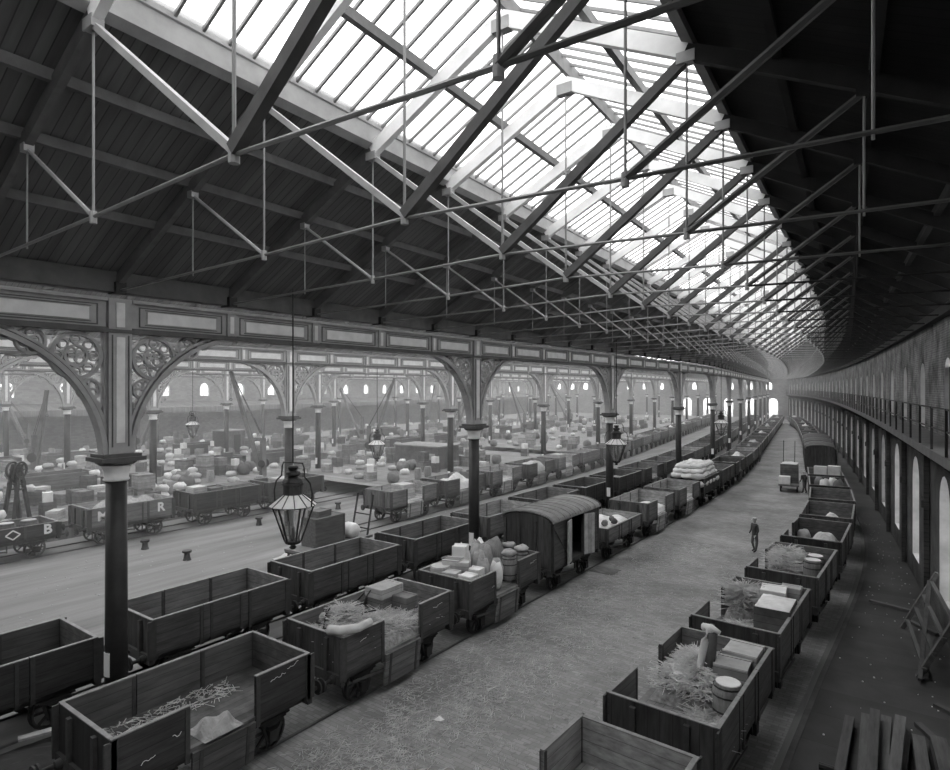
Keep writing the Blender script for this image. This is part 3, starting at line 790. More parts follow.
# ------------------------------------------------------------------ loading platforms of the left shed
def platform(n, xa, xb, y0, y1, z=1.0):
    ys = frange(y0, y1, 3.04)
    o = sweep(f'platform_slab', [lambda y: (xa+g(y), 0), lambda y: (xa+g(y), z), lambda y: (xb+g(y), z), lambda y: (xb+g(y), 0)], ys, M['platform'])
    return o
PF = [(-43.2, -38.6, 4, 30), (-43.2, -31.2, 33, 60), (-43.2, -31.2, 64, 150), (-50.4, -43.25, 2, 150), (-65.4, -55, 4, 150), (-82, -70, 4, 150)]
for i, p in enumerate(PF): platform(i+1, *p)

# ------------------------------------------------------------------ goods
def crate_mesh(w, l, h, mt, strap=True):
    m = MB(); m.box(-w/2, w/2, -l/2, l/2, 0, h)
    if strap:
        for s in (-1, 1):
            yy = s*(l/2-.06); m.box(-w/2-.015, w/2+.015, yy-.04, yy+.04, 0.005, h+.015)
    return m.mesh('crate', mt)
def sack_mesh(w, l, h, mt, sd=0):
    rnd = random.Random(sd); m = MB(); n, k = 10, 7; vs = []; fs = []
    for i in range(k+1):
        a = PI*i/k; r = math.sin(a)**.55; z = .5-.5*math.cos(a)
        for j in range(n):
            b_ = 2*PI*j/n; ca, sa = math.cos(b_), math.sin(b_)
            sq = 1/max(abs(ca), abs(sa))**.4
            vs.append((w/2*r*ca*sq*rnd.uniform(.84, 1.08), l/2*r*sa*sq*rnd.uniform(.84, 1.08), h*z*rnd.uniform(.9, 1.08)*(1+.12*math.sin(2*b_+sd)*r)))
    for i in range(k):
        for j in range(n): fs.append((i*n+j, i*n+(j+1) % n, (i+1)*n+(j+1) % n, (i+1)*n+j))
    m.add(vs, fs); return m.mesh('sack', mt, True)
def barrel_parts(t, r=.3, h=.85, mt=None, lid=None):
    mt = mt or M['barrel']
    MB().lathe([(r*.82, 0), (r*.95, h*.2), (r, h*.5), (r*.95, h*.8), (r*.82, h)], 14).build('barrel_body', mt, t, False)
    m = MB()
    for z in (.08, .3, .7, .92): 
        rr = r*(.84+.16*math.sin(PI*z))+.012; m.lathe([(rr, h*z-.02), (rr, h*z+.02)], 14, cap=False)
    m.build('hoop', M['strap'], t)
    MB().lathe([(r*.76, h-.04), (r*.76, h+.012)], 14).build('lid', lid or M['crate'], t)
def barrel(loc, label, group=None, r=.3, h=.85, mt=None, lid=None):
    t = empty('barrel', loc, 0, label, 'barrel', group); barrel_parts(t, r, h, mt, lid); return t
def crate(loc, size, label, mt='crate', rz=0., group=None, cat='crate', name='crate', strap=True):
    o = bpy.data.objects.new(name, crate_mesh(*size, M[mt], strap)); C.objects.link(o); o.location = loc; o.rotation_euler = (0,0,rz)
    return tag(o, label, cat, group)
def sack(loc, size, label, mt='sack', rz=0., group=None, sd=0, rx=0., cat='sack', name='sack'):
    o = bpy.data.objects.new(name, sack_mesh(*size, M[mt], sd)); C.objects.link(o); o.location = loc; o.rotation_euler = (rx,0,rz)
    return tag(o, label, cat, group)
def mound(x0, x1, y0, y1, z, h, nx=14, ny=14, sd=0, rough=.25, peak=None, zmin=0.):
    rnd = random.Random(sd); m = MB(); vs = []; fs = []
    ph = [(rnd.uniform(1, 4), rnd.uniform(1, 4), rnd.uniform(0, 6)) for _ in range(5)]
    for i in range(nx+1):
        for j in range(ny+1):
            u, v = i/nx, j/ny; e = (math.sin(PI*u)*math.sin(PI*v))**.5
            if peak: e = e*math.exp(-((u-peak[0])**2+(v-peak[1])**2)/peak[2])
            q = sum(math.sin(a*u*4+b_*v*4+c_) for a, b_, c_ in ph)/5
            vs.append((x0+(x1-x0)*u, y0+(y1-y0)*v, z+max(.012, zmin)+max(0, h*e*(1+rough*q)+rnd.uniform(-1, 1)*h*.05*e)))
    for i in range(nx):
        for j in range(ny): fs.append((i*(ny+1)+j, (i+1)*(ny+1)+j, (i+1)*(ny+1)+j+1, i*(ny+1)+j+1))
    n_ = len(vs); k_ = ny+1; loop = [i*k_ for i in range(nx+1)]+[nx*k_+j for j in range(1, k_)]+[i*k_+ny for i in range(nx-1, -1, -1)]+[j for j in range(ny-1, 0, -1)]
    m.add(vs+[(vs[i][0], vs[i][1], z+.006) for i in loop], fs+[tuple(range(n_+len(loop)-1, n_-1, -1))]+[(loop[i], n_+i, n_+(i+1) % len(loop), loop[(i+1) % len(loop)]) for i in range(len(loop))]); return m
def straws(m, n, fz, x0, x1, y0, y1, sd=0, ln=(.15, .5), r=.006, tilt=.5, dens=None):
    rnd = random.Random(sd); c = 0
    while c < n:
        x, y = rnd.uniform(x0, x1), rnd.uniform(y0, y1)
        if dens and rnd.random() > dens(x, y): c += 1; continue
        z = fz(x, y)+.01; a = rnd.uniform(0, 2*PI); l = rnd.uniform(*ln); t = rnd.uniform(-.1, tilt)
        d = Vector((math.cos(a)*math.cos(t), math.sin(a)*math.cos(t), math.sin(t)))
        p = Vector((x, y, z)); s = Vector((-math.sin(a), math.cos(a), 0)); u = d.cross(s)
        q = p+d*l
        m.add([p+s*r, p-s*r, p+u*r*1.5, q+s*r, q-s*r, q+u*r*1.5], [(0,1,2),(3,5,4),(0,3,4,1),(1,4,5,2),(2,5,3,0)]); c += 1
def straw_heap(x0, x1, y0, y1, z, h, label, n=900, sd=0, peak=None, tilt=.6, ln=(.15, .5)):
    m = mound(x0, x1, y0, y1, z, h, 16, 16, sd, .35, peak, .01)
    grid = [v for v in m.v]
    def fz(x, y):
        i = min(16, max(0, round((x-x0)/(x1-x0)*16))); j = min(16, max(0, round((y-y0)/(y1-y0)*16))); return grid[i*17+j][2]
    m.m = [0]*len(m.f); m.cur = 1
    straws(m, n, fz, x0+.2, x1-.2, y0+.2, y1-.2, sd, ln, .008, tilt)
    o = m.build('straw_heap', [M['straw_base'], M['straw']]); return tag(o, label, 'straw', None, 'stuff')

# --- loads in the roadway train (row A); X centre -12.95, floor 1.2
# A1: crumpled sheet, litter
o = mound(-12.5, -11.75, 6.85, 7.75, FZ, .2, 16, 16, 3, 1.6).build('crumpled_sheet', M['sack']); tag(o, 'crumpled pale sheet by the open door of the nearest wagon', 'sheet')
m = MB(); straws(m, 260, lambda x, y: FZ, -13.95, -13.2, 5.6, 8.6, 5, (.08, .3), .008, .2); tag(m.build('wagon_litter', M['straw']), 'straw litter along the floor of the nearest wagon', 'straw', None, 'stuff')
# A2: straw, crates, metal sticks, rolled sack
ya = a0+5.55
straw_heap(-14.0, -11.9, ya-2.1, ya+2.1, FZ, .38, 'straw spread through the wagon with crates', 2400, 11, None, .5)
straw_heap(-13.9, -12.0, ya-2.1, ya-.1, FZ, .85, 'tangled straw heaped at the near end of the crate wagon', 1700, 12, None, .4)
crate((-13.6, ya+1.1, FZ), (.62, .9, .72), 'plain wooden case behind, under the flat pale case', 'crate')
crate((-12.95, ya+1.35, FZ), (.6, .55, .78), 'upright wooden case beside the stacked cases in the straw wagon', 'crate')
crate((-13.6, ya+1.1, FZ+.735), (.7, 1.0, .3), 'flat pale case on top of the cases in the straw wagon', 'crate_pale')
for i in range(16):
    rnd = random.Random(40+i); x, y = rnd.uniform(-13.9, -13.1), rnd.uniform(ya-1.9, ya-.2)
    m = MB(); a = rnd.uniform(0, PI); t = rnd.uniform(.1, 1.3); L_ = rnd.uniform(.5, 1.1); z = 1.75
    m.tube([(0, 0, 0), (math.cos(a)*math.cos(t)*L_, math.sin(a)*math.cos(t)*L_, math.sin(t)*L_*.7)], .022, 6)
    m.lathe([(.05, -.02), (.05, .02)], 8)
    o = m.build('iron_rod', M['black']); o.location = (x, y, z); tag(o, 'dark iron rod sticking out of the straw near the end of the wagon', 'rod', 'iron rods in the straw wagon')
for i in range(14):
    rnd = random.Random(70+i)
    sack((rnd.uniform(-13.8, -12.2), rnd.uniform(ya-1.9, ya-.4), 1.82), (.3, .3, .26), 'straw-wrapped lump in the near end of the straw wagon', 'straw_base', 0, 'straw-wrapped lumps', 100+i, name='wrapped_bundle', cat='bundle')
o = MB().tube([(-12.3, ya-2.28, 2.2), (-11.95, ya-2.2, 2.24), (-11.75, ya-1.75, 2.22), (-11.72, ya-1.35, 2.26)], .13, 12, .1).build('rolled_sacking', M['sheet'], None, True); tag(o, 'rolled pale sacking over the near corner of the straw wagon', 'sacking')
# A3
yb = a0+11.1; gA3 = 'boxes in the wagon behind the van'
for i, (x, y, z, w, h, mt) in enumerate([(-12.0, yb-1.75, 0, .5, .62, 'paper'), (-12.15, yb-1.1, 0, .45, .66, 'paper'), (-12.6, yb-1.9, 0, .5, .66, 'crate_pale'), (-13.0, yb-1.3, .0, .6, .9, 'crate_pale'),
                                         (-13.2, yb-.6, 0, .5, 1.2, 'paper'), (-12.6, yb-1.25, 0, .45, .85, 'crate_pale')]):
    crate((x-.28, y, FZ+z), (w, w, h+.3), ['small white box at the near right corner of the sack wagon', 'small white box behind the nearest white box', 'pale square box at the near end board of the sack wagon',
          'pale box in the middle of the white boxes', 'tall white box behind the white boxes', 'pale upright box between the white boxes'][i], mt, .1*i)
for i, (x, y) in enumerate([(-13.5, yb-1.75), (-13.6, yb-.75)]):
    o = MB().lathe([(.33, 0), (.33, .54), (.35, .56), (.35, 1.0), (.33, 1.04)], 20).build('round_drum', M['crate_pale']); o.location = (x, y, FZ); tag(o, ['pale round drum at the far near-end corner of the sack wagon', 'pale round drum behind the first drum'][i], 'drum')
sk = [(-12.35, yb-.5, 0, .55, .5, .9, 0), (-12.0, yb-.15, 0, .5, .5, .7, 0), (-12.75, yb-.15, 0, .55, .5, 1.0, 0), (-12.9, yb+.45, 0, .6, .55, 1.1, 0), (-13.5, yb-.1, 0, .6, .55, 1.1, 0), (-13.4, yb+.6, 0, .7, .6, 1.15, 0), (-12.3, yb+.35, 0, .5, .5, .75, 0),
      (-13.6, yb+1.2, 0, .65, .6, 1.0, 0)]
for i, (x, y, z, w, l, h, r) in enumerate(sk): sack((x-.2, y, FZ), (w*.95, l*.95, h+.25), 'bulging sack among the load between boxes and barrels', ['sack', 'sheet', 'sack'][i % 3], .4*i, 'sacks in the wagon behind the van', 20+i)
for i, (x, y, s) in enumerate([(-13.0, yb+1.2, .95)]):
    o = bpy.data.objects.new('rope_bale', sack_mesh(1.0, 1.2, 1.25, M['barrel'], 5)); C.objects.link(o); o.location = (-13.25, yb+1.1, FZ); o.scale = (.9, .8, 1.15); tag(o, 'big round wrapped bale rising above the barrels', 'bale')
for i, (x, y) in enumerate([(-12.35, yb+.95), (-12.3, yb+1.75), (-12.95, yb+1.9), (-13.65, yb+1.85)]):
    barrel((x, y, FZ), ['barrel by the open door of the sack wagon', 'barrel at the far right corner of the sack wagon', 'barrel at the far end board of the sack wagon', 'barrel at the far left corner of the sack wagon'][i], None, .31, .95)
    sack((x, y, FZ+.965), (.56, .56, .22), 'cloth-covered basket top on a barrel in the sack wagon', 'sack', 0, 'covered barrel tops', 60+i, name='barrel_cover', cat='cover')
# A5 and beyond
yd = a0+5.55*4
o = mound(-13.95, -11.95, yd-2.1, yd+2.1, FZ, .62, 14, 20, 9, .4).build('powder_heap', M['sheet']); tag(o, 'pale loose load heaped in the low-sided wagon', 'load', None, 'stuff')
for i, (x, y) in enumerate([(-12.4, yd-1.2), (-12.2, yd-.5), (-12.5, yd-.1)]): sack((x, y, FZ+.42), (.34, .3, .3), 'dark rough lump lying on the pale load', 'tarp', i, 'dark lumps on the pale load', 80+i, name='dark_lump', cat='lump')
ye = a0+5.55*5
o = mound(-13.95, -11.95, ye-2.1, ye+2.1, FZ, .42, 12, 12, 10, .5).build('loose_load', M['sheet']); tag(o, 'low pale load in the second wagon beyond the van', 'load', None, 'stuff')
yf = a0+5.55*7-.4                     # big load of bulging white sacks
for lay in range(4):
    for i in range(5):
        for j in range(3):
            x = -13.75+.78*j+.1*lay*(1-j); y = yf-2.0+1.0*i+(.1*lay*(2-i))
            sack((x, y, FZ+.3*lay+(.55 if lay else .3)), (.95, 1.15, .42), 'long pale sack in the high rounded load', 'sheet', .1*((i+j+lay) % 3-1), 'pale sacks stacked high on the wagon', lay*20+i*3+j)
for k in range(9, 26):
    if k % 3 == 2: continue
    yy = a0+5.55*k
    if yy > 156: break
    x = AX(yy); o = mound(x-.8, x+.8, yy-2.0, yy+2.0, FZ, [.7, 1.0, .5][k % 3], 10, 14, k, .4).build('sheeted_load', M[['tarp', 'sack', 'sheet'][k % 3]])
    tag(o, f'sheeted load in the {nth(k-4)} wagon beyond the covered van', 'load', 'sheeted loads in the roadway train')
for k in (6, 7, 9, 11, 12, 14):
    yy = 27.0+5.5*(k-4); x = BX(yy); o = mound(x-.8, x+.8, yy-2.0, yy+2.0, FZ, .5+.1*(k % 3), 10, 14, k+50, .4).build('sheeted_load', M[['sack', 'tarp', 'crate'][k % 3]])
    tag(o, f'load in the {nth(k)} wagon of the train beyond the nearest columns', 'load')
for k in range(0, 20):
    yy = 29.5+5.5*k
    x = MX(yy)
    if k % 4 == 0: crate((x-.3, yy+.4, FZ), (1.0, 1.2, .95), f'pale packing case in the {nth(k)} wagon beside the second column row', 'crate_pale')
    elif k % 4 in (1, 3): tag(mound(x-.8, x+.8, yy-2.0, yy+2.0, FZ, .9, 10, 14, k+80, .4).build('sheeted_load', M[['sack', 'sheet', 'tarp'][k % 3]]), f'sheeted load in the {nth(k)} wagon beside the second column row', 'load')
# --- right train loads
r1 = 14.2; rc = RX(r1)
straw_heap(rc-1.0, rc+.5, r1-.3, r1+2.1, FZ, .62, 'tangled straw heaped at the far end of the barrel wagon', 3200, 21, None, .3)
straw_heap(rc-.1, rc+1.0, r1-1.9, r1+.2, FZ, .1, 'thin straw over the floor of the barrel wagon', 900, 22, None, .3)
o = barrel((rc+.72, r1-.1, FZ), 'open-topped barrel by the right side of the wagon with straw', None, .34, .82, None, M['paper'])
crate((rc+.62, r1+.78, FZ), (.72, .7, .9), 'flat pale case behind the open barrel, nearer of two', 'crate_pale', .05)
crate((rc+.68, r1+1.6, FZ), (.76, .85, .96), 'flat pale case at the far corner behind the barrel', 'crate_pale', -.03)
t = empty('upright_bundle', (rc+.05, r1+.75, FZ), 0, 'tall pale-wrapped bundle standing in the straw beside the flat cases', 'bundle')
m = MB(); m.tube([(0, -.25, 0), (.02, -.1, .5), (.08, .0, 1.1), (.12, .02, 1.5)], .16, 10, .12); m.build('bundle_body', M['tarp'], t, True)
m = MB(); m.tube([(-.16, -.3, .05), (-.12, -.18, .7), (-.02, -.08, 1.3), (.06, .0, 1.56)], .07, 8, .11); m.tube([(-.1, .1, 1.55), (.1, .0, 1.62), (.3, -.02, 1.54)], .1, 8, .05); m.build('wrapping', M['paper'], t, True)
r2 = 19.7; rc = RX(r2)
straw_heap(rc-1.0, rc+.1, r2+.4, r2+2.1, FZ, .8, 'sheaf of straw leaning at the far left of the packing case wagon', 2200, 23, None, .35, (.2, .7))
straw_heap(rc-.9, rc+.2, r2-1.9, r2+.5, FZ, .08, 'straw trodden over the floor of the packing case wagon', 700, 24, None, .3)
crate((rc+.62, r2-.2, FZ), (.92, 1.3, 1.0), 'large dark packing case against the right side of its wagon', 'crate_dark')
tag(mound(rc+.17, rc+1.07, r2-.85, r2+.45, FZ+1.02, .07, 10, 10, 4, .8).build('pale_cover', M['paper']), 'pale sheet lying on the large dark packing case', 'sheet')
crate((rc+.35, r2+1.1, FZ), (.7, .8, 1.05), 'pale case behind the large dark packing case, left of two', 'paper', .1)
crate((rc+.95-.2, r2+1.75, FZ), (.55, .5, 1.0), 'pale case at the far end of the packing case wagon', 'crate_pale', .0)
r3 = 25.6; rc = RX(r3)
straw_heap(rc-1.0, rc+.2, r3-.2, r3+2.0, FZ, .85, 'straw heaped in the wagon with white-lidded tubs', 1800, 25, None, .35, (.2, .6))
for i, yy in enumerate((r3-.1, r3+.6)): barrel((rc+.65, yy, FZ), ['white-lidded tub, nearer of two', 'white-lidded tub, farther of two'][i], None, .33, .95, M['barrel'], M['paper'])
sack((rc-1.5, r3-1.9, .03), (.4, .5, .35), 'small grey sack lying on the road beside the train by the wall', 'sack', .3)
r4 = 31.5; rc = RX(r4)
tag(mound(rc-.4, rc+.7, r4+.6, r4+1.9, FZ, .5, 12, 12, 30, .4).build('pale_heap', M['sheet']), 'low pale heap in the fourth wagon from the near wall end', 'load', None, 'stuff')
sack((rc-.75, r4+1.4, FZ), (.6, .5, .5), 'sack lying at the left of the pale heap', 'sack', .2)
r5 = 37.0; rc = RX(r5)
tag(mound(rc-.3, rc+.8, r5-1.9, r5-.6, FZ, .85, 12, 12, 31, .4).build('pale_heap', M['sheet']), 'pale heap showing above the end board of the next wagon', 'load', None, 'stuff')
r6 = 53.6; rc = RX(r6)
crate((rc-.3, r6, FZ), (.8, .6, 1.25), 'white case in the wagon before the vans, left one', 'paper'); crate((rc+.6, r6+.3, FZ), (.8, .7, 1.3), 'white case in the wagon before the vans, right one', 'paper')
rc = RX(48.)
for i, (x, y) in enumerate([(-.2, 0), (.6, .3), (.2, 1.1), (-.6, .9)]): sack((rc+x, 48+y, FZ), (.7, .8, 1.0), 'sack among the dark load before the white cases', ['sheet', 'tarp'][i % 2], i, 'sacks before the white cases', i)
for k in range(13):
    yy = 84+5.6*k
    if k % 2 == 0:
        x = RX(yy); tag(mound(x-.65, x+.65, yy-1.6, yy+1.6, FZ, 1.1, 10, 12, k+200, .4).build('sheeted_load', M[['sheet', 'tarp', 'sack'][k % 3]]), f'sheeted load in the {nth(k)} wagon beyond the vans by the right wall', 'load')
# --- loads in the lettered wagons
for i in range(4): 
    t = empty('tub', (CX(10)+.55, 8.7+.95*i, FZ), 0, f'dark tub, {nth(i)} from the left in the wagon with the diamond', 'tub', 'tubs in the diamond wagon'); barrel_parts(t, .42, .72, M['crate_dark'], M['crate_pale'])
tag(mound(CX(16)-1.0, CX(16)+1.0, 14.3, 18.4, FZ, 1.15, 12, 16, 91, .4).build('sheeted_load', M['sack']), 'pale sheeted load in the wagon lettered M R', 'load')
crate((CX(22), 20.6, FZ), (.9, .9, 1.15), 'pale case at the left of the dark wagon beyond M R', 'crate_pale')
crate((CX(22)+.1, 21.7, FZ), (.8, .8, .95), 'dark case next to the pale case in the dark wagon', 'crate_dark')
crate((CX(22), 23.2, FZ), (1.3, 1.8, 1.0), 'wide pale case filling the right half of the dark wagon', 'crate')
crate((CX(27.4), 27.0, FZ), (1.2, 1.6, .95), 'pale case in the wagon behind the hanging lantern', 'crate_pale')

# --- flat trolley with big case and white drum between the trains
t = empty('flat_trolley', (-23.35, 20.2, 0), .03, 'long low flat trolley with uprights standing on the open ground', 'trolley')
MB().box(-.75, .75, -2.2, 2.2, .78, .9).build('deck', M['strut'], t)
for sx in (-1, 1):
    for sy in (-1.3, 1.3):
        m = MB(); m.lathe([(.26, -.05), (.3, -.05), (.3, .05), (.26, .05)], 16, Matrix.Translation((sx*.6, sy, .3)) @ Matrix.Rotation(PI/2, 4, 'Y')); m.build('wheel', M['black'], t)
m = MB()
for sx in (-.55, .55): m.bar((sx, 2.0, .88), (sx, 2.45, 2.9), .07)
for z in (1.2, 1.9): m.bar((-.55, 2.0+(z-.88)*.22, z), (.55, 2.0+(z-.88)*.22, z), .06)
m.build('upright', M['black'], t)
m = MB(); m.bar((-.5, -2.15, .3), (-.5, -2.15, .8), .08); m.bar((.5, -2.15, .3), (.5, -2.15, .8), .08); m.bar((-.7, -2.15, .75), (.7, -2.15, .75), .08); m.build('headstock', M['black'], t)
crate((-23.4, 19.8, .9), (1.0, 1.9, 1.35), 'large plain case on the flat trolley behind the hanging lantern', 'timber', .03)
crate((-23.45, 19.6, 2.265), (.7, .9, .28), 'thin case on top of the large case on the trolley', 'timber', .1)
o = MB().lathe([(.32, -.4), (.38, -.2), (.38, .2), (.32, .4)], 20, Matrix.Rotation(PI/2, 4, 'Y')).build('white_drum', M['paper'], None, True); o.location = (-23.2, 21.35, 1.285); tag(o, 'white drum lying on the flat trolley beside the large case', 'drum')
# --- posts, planks, small things on the open ground
for i, (px, py) in enumerate([(145, 549), (187, 560), (259, 525), (338, 509)]):
    p = at(px, py, 0); m = MB(); m.lathe([(.2, 0), (.16, .12), (.13, .34), (.22, .38), (.22, .48)], 12); o = m.build('iron_bollard', M['black']); o.location = p
    tag(o, f'small dark iron bollard on the open ground, {nth(i)} from the left', 'bollard', 'bollards on the open ground')
for i, (x, y, a) in enumerate([(-25.6, 19.2, .4), (-25.9, 19.6, .6), (-25.3, 18.9, .2)]):
    o = MB().box(-.12, .12, -.7, .7, 0, .05).build('loose_plank', M['crate_pale']); o.location = (x, y, .0+.055*i); o.rotation_euler = (0, 0, a); tag(o, 'loose plank lying on the ground left of the flat trolley', 'plank', 'planks beside the flat trolley')
o = mound(-14.0, -11.95, -.3, 3.95, FZ+.02, .92, 14, 22, 61, .12).build('sheeted_load', M['shaded']); tag(o, 'black load added on the flat wagon to shade the bottom left corner', 'load')  # added black load, kept for its darkness and the shadow it casts
o = MB().box(-.1, .1, -.45, .45, 0, .05).build('loose_plank', M['sack']); o.location = (-16.2, 5.5, .56); o.rotation_euler = (.0, 0, -.3); tag(o, 'pale strip standing in for light on the ground at the bottom left', 'plank')  # pale strip painted for the lit gap beneath the wagon
o = mound(-16.8, -14.4, 2.0, 6.9, .0, .5, 14, 22, 62, .1).build('added_shade_pile', M['shaded']); tag(o, 'low black mound standing in for shadow between the two nearest trains', 'pile')  # made-up mound, black where the ground is only in shadow
p = at(433, 720, .012); m = MB(); m.add([(0, 0, .004), (.22, .02, .03), (.25, .17, .01), (.05, .2, .04), (.12, .1, .05)], [(0,1,4),(1,2,4),(2,3,4),(3,0,4),(0,3,2,1)]); o = m.build('paper_scrap', M['paper']); o.location = p; tag(o, 'white scrap of paper on the straw-strewn road', 'paper')
# straw strewn on the road
m = MB()
def dens(x, y):
    d = abs(x+10.2)/1.8; base = math.exp(-d*d)*(.25+.75*math.exp(-((y-13)/6.5)**2))
    return min(1, base*(.6+.4*math.sin(x*2.1+y*.9)*math.sin(y*1.3))+.02)
straws(m, 48000, lambda x, y: .012, -11.7, -6.2, 4, 34, 77, (.06, .3), .006, .12, dens)
tag(m.build('road_straw', M['straw']), 'loose straw strewn over the roadway beside the wagons', 'straw', None, 'stuff')
p = at(605, 571, 0); tag(mound(p.x-.6, p.x+.6, p.y-.5, p.y+.5, .012, .08, 12, 12, 44, .7).build('dung_patch', M['crate_dark']), 'dark patch of sweepings on the road beside the low-sided wagon', 'sweepings', None, 'stuff')
m = MB()
for q in range(900):
    rnd = random; x, y = rnd.uniform(-33, -20.5), rnd.uniform(2, 60); s = rnd.uniform(.01, .03)
    m.box(x-s, x+s, y-s, y+s, 0, s*.6)
tag(m.build('ground_litter', M['crate_pale']), 'specks of litter over the open ground of the left shed', 'litter', None, 'stuff')

# ------------------------------------------------------------------ chalk marks and painted lettering on near wagons
def chalk(x, y, z, L_, sd, label):
    rnd = random.Random(sd); m = MB(); pts = []
    for i in range(int(L_/.045)): pts.append((x, y+i*.045, z+rnd.uniform(-.035, .035)+i*.006))
    for a_, b_ in zip(pts, pts[1:]): m.bar(a_, b_, .004, .010)
    return m
for (nm, px_, y, z, L_, sd) in (('A', 0, 5.6, 1.4, .35, 1), ('A', 0, 6.2, 1.62, .25, 2), ('A', 0, 8.45, 1.85, .45, 3), ('A', 0, 8.9, 1.98, .4, 4), ('A', 0, 11.2, 1.8, .3, 5), ('A', 0, 14.2, 1.8, .5, 6), ('A', 0, 17.4, 1.6, .5, 7), ('A', 0, 20, 1.8, .5, 8)):
    par = min((o for o in C.objects if o.parent is None and o.name.split('.')[0] == 'open_wagon'), key=lambda o: (o.location.x-AX(y))**2+(o.location.y-y)**2)
    chalk(HW+.012, y-par.location.y, z, L_, sd, '').build('chalk_mark', M['white'], par)['label'] = 'white chalk scrawl'

# ------------------------------------------------------------------ hanging lanterns
def make_lantern():
    t = empty('hanging_lantern'); tag(t, None, 'lantern')
    n = 6
    m = MB(); m.tube([(0, 0, 2.1), (0, 0, 6.65)], .018, 6); m.build('suspension_rod', M['black'], t)
    m = MB(); pts = [(.28, 0, 2.1), (.32, 0, 2.0), (.34, 0, 1.75), (.5, 0, 1.6), (.56, 0, 1.35), (.54, 0, 1.0)]
    for s in (-1, 1): m.tube([(0, 0, 2.1)]+[(s*a_, b_, c_) for a_, b_, c_ in pts], .02, 6)
    m.build('carrying_frame', M['black'], t)
    m = MB(); m.lathe([(.10, 2.02), (.13, 1.98), (.08, 1.9), (.16, 1.86), (.18, 1.8), (.1, 1.74), (.2, 1.68), (.25, 1.6), (.22, 1.5)], 14); m.build('vent_cowl', M['black'], t, False)
    m = MB(); m.lathe([(.22, 1.28), (.22, 1.52), (.26, 1.53), (.26, 1.58)], 18); m.build('gallery', M['strap'], t)
    d = MB().lathe([(.54, 1.0), (.22, 1.27)], n*2, cap=False).build('shade', M['sheet'], t)
    m = MB()
    for k in range(12):
        a = 2*PI*(k+.5)/12; m.bar((.545*math.cos(a), .545*math.sin(a), 1.0), (.225*math.cos(a), .225*math.sin(a), 1.28), .018)
    m.build('shade_rib', M['strap'], d)
    MB().lathe([(.18, 0.06), (.47, .98)], n, cap=False).build('pane', M['lglass'], t)
    m = MB()
    for k in range(n):
        a = 2*PI*(k+.5)/n; a2 = 2*PI*(k+1.5)/n
        m.bar((.185*math.cos(a), .185*math.sin(a), .05), (.48*math.cos(a), .48*math.sin(a), .99), .032)
        m.bar((.48*math.cos(a), .48*math.sin(a), .98), (.48*math.cos(a2), .48*math.sin(a2), .98), .035); m.bar((.185*math.cos(a), .185*math.sin(a), .06), (.185*math.cos(a2), .185*math.sin(a2), .06), .035)
    m.build('glazing_frame', M['black'], t)
    m = MB(); m.lathe([(.05, -.15), (.09, -.1), (.04, -.05), (.17, 0), (.2, .06), (.05, .08), (.04, .25), (.02, .4)], 10); m.build('burner', M['black'], t)
    return t
LAN = Proto(make_lantern)
for (x, y, z, lab) in ((-13.1, 10.07, 4.45, 'large hexagonal gas lantern hanging nearest, in front of the left train'), (-13.05, 31.35, 4.45, 'hexagonal lantern hanging beside the third near column'),
                       (-13.5, 55.7, 4.45, 'hexagonal lantern hanging far down the roadway between columns'), (-29.3, 29.4, 3.7, 'hexagonal lantern hanging from the second girder row'), (-49, 27.48, 4.42, 'hexagonal lantern hanging far left beyond the nearest spandrel')):
    LAN.put((x, y, z), .2, lab, 'hanging gas lanterns', (1.12, 1.12, 1))

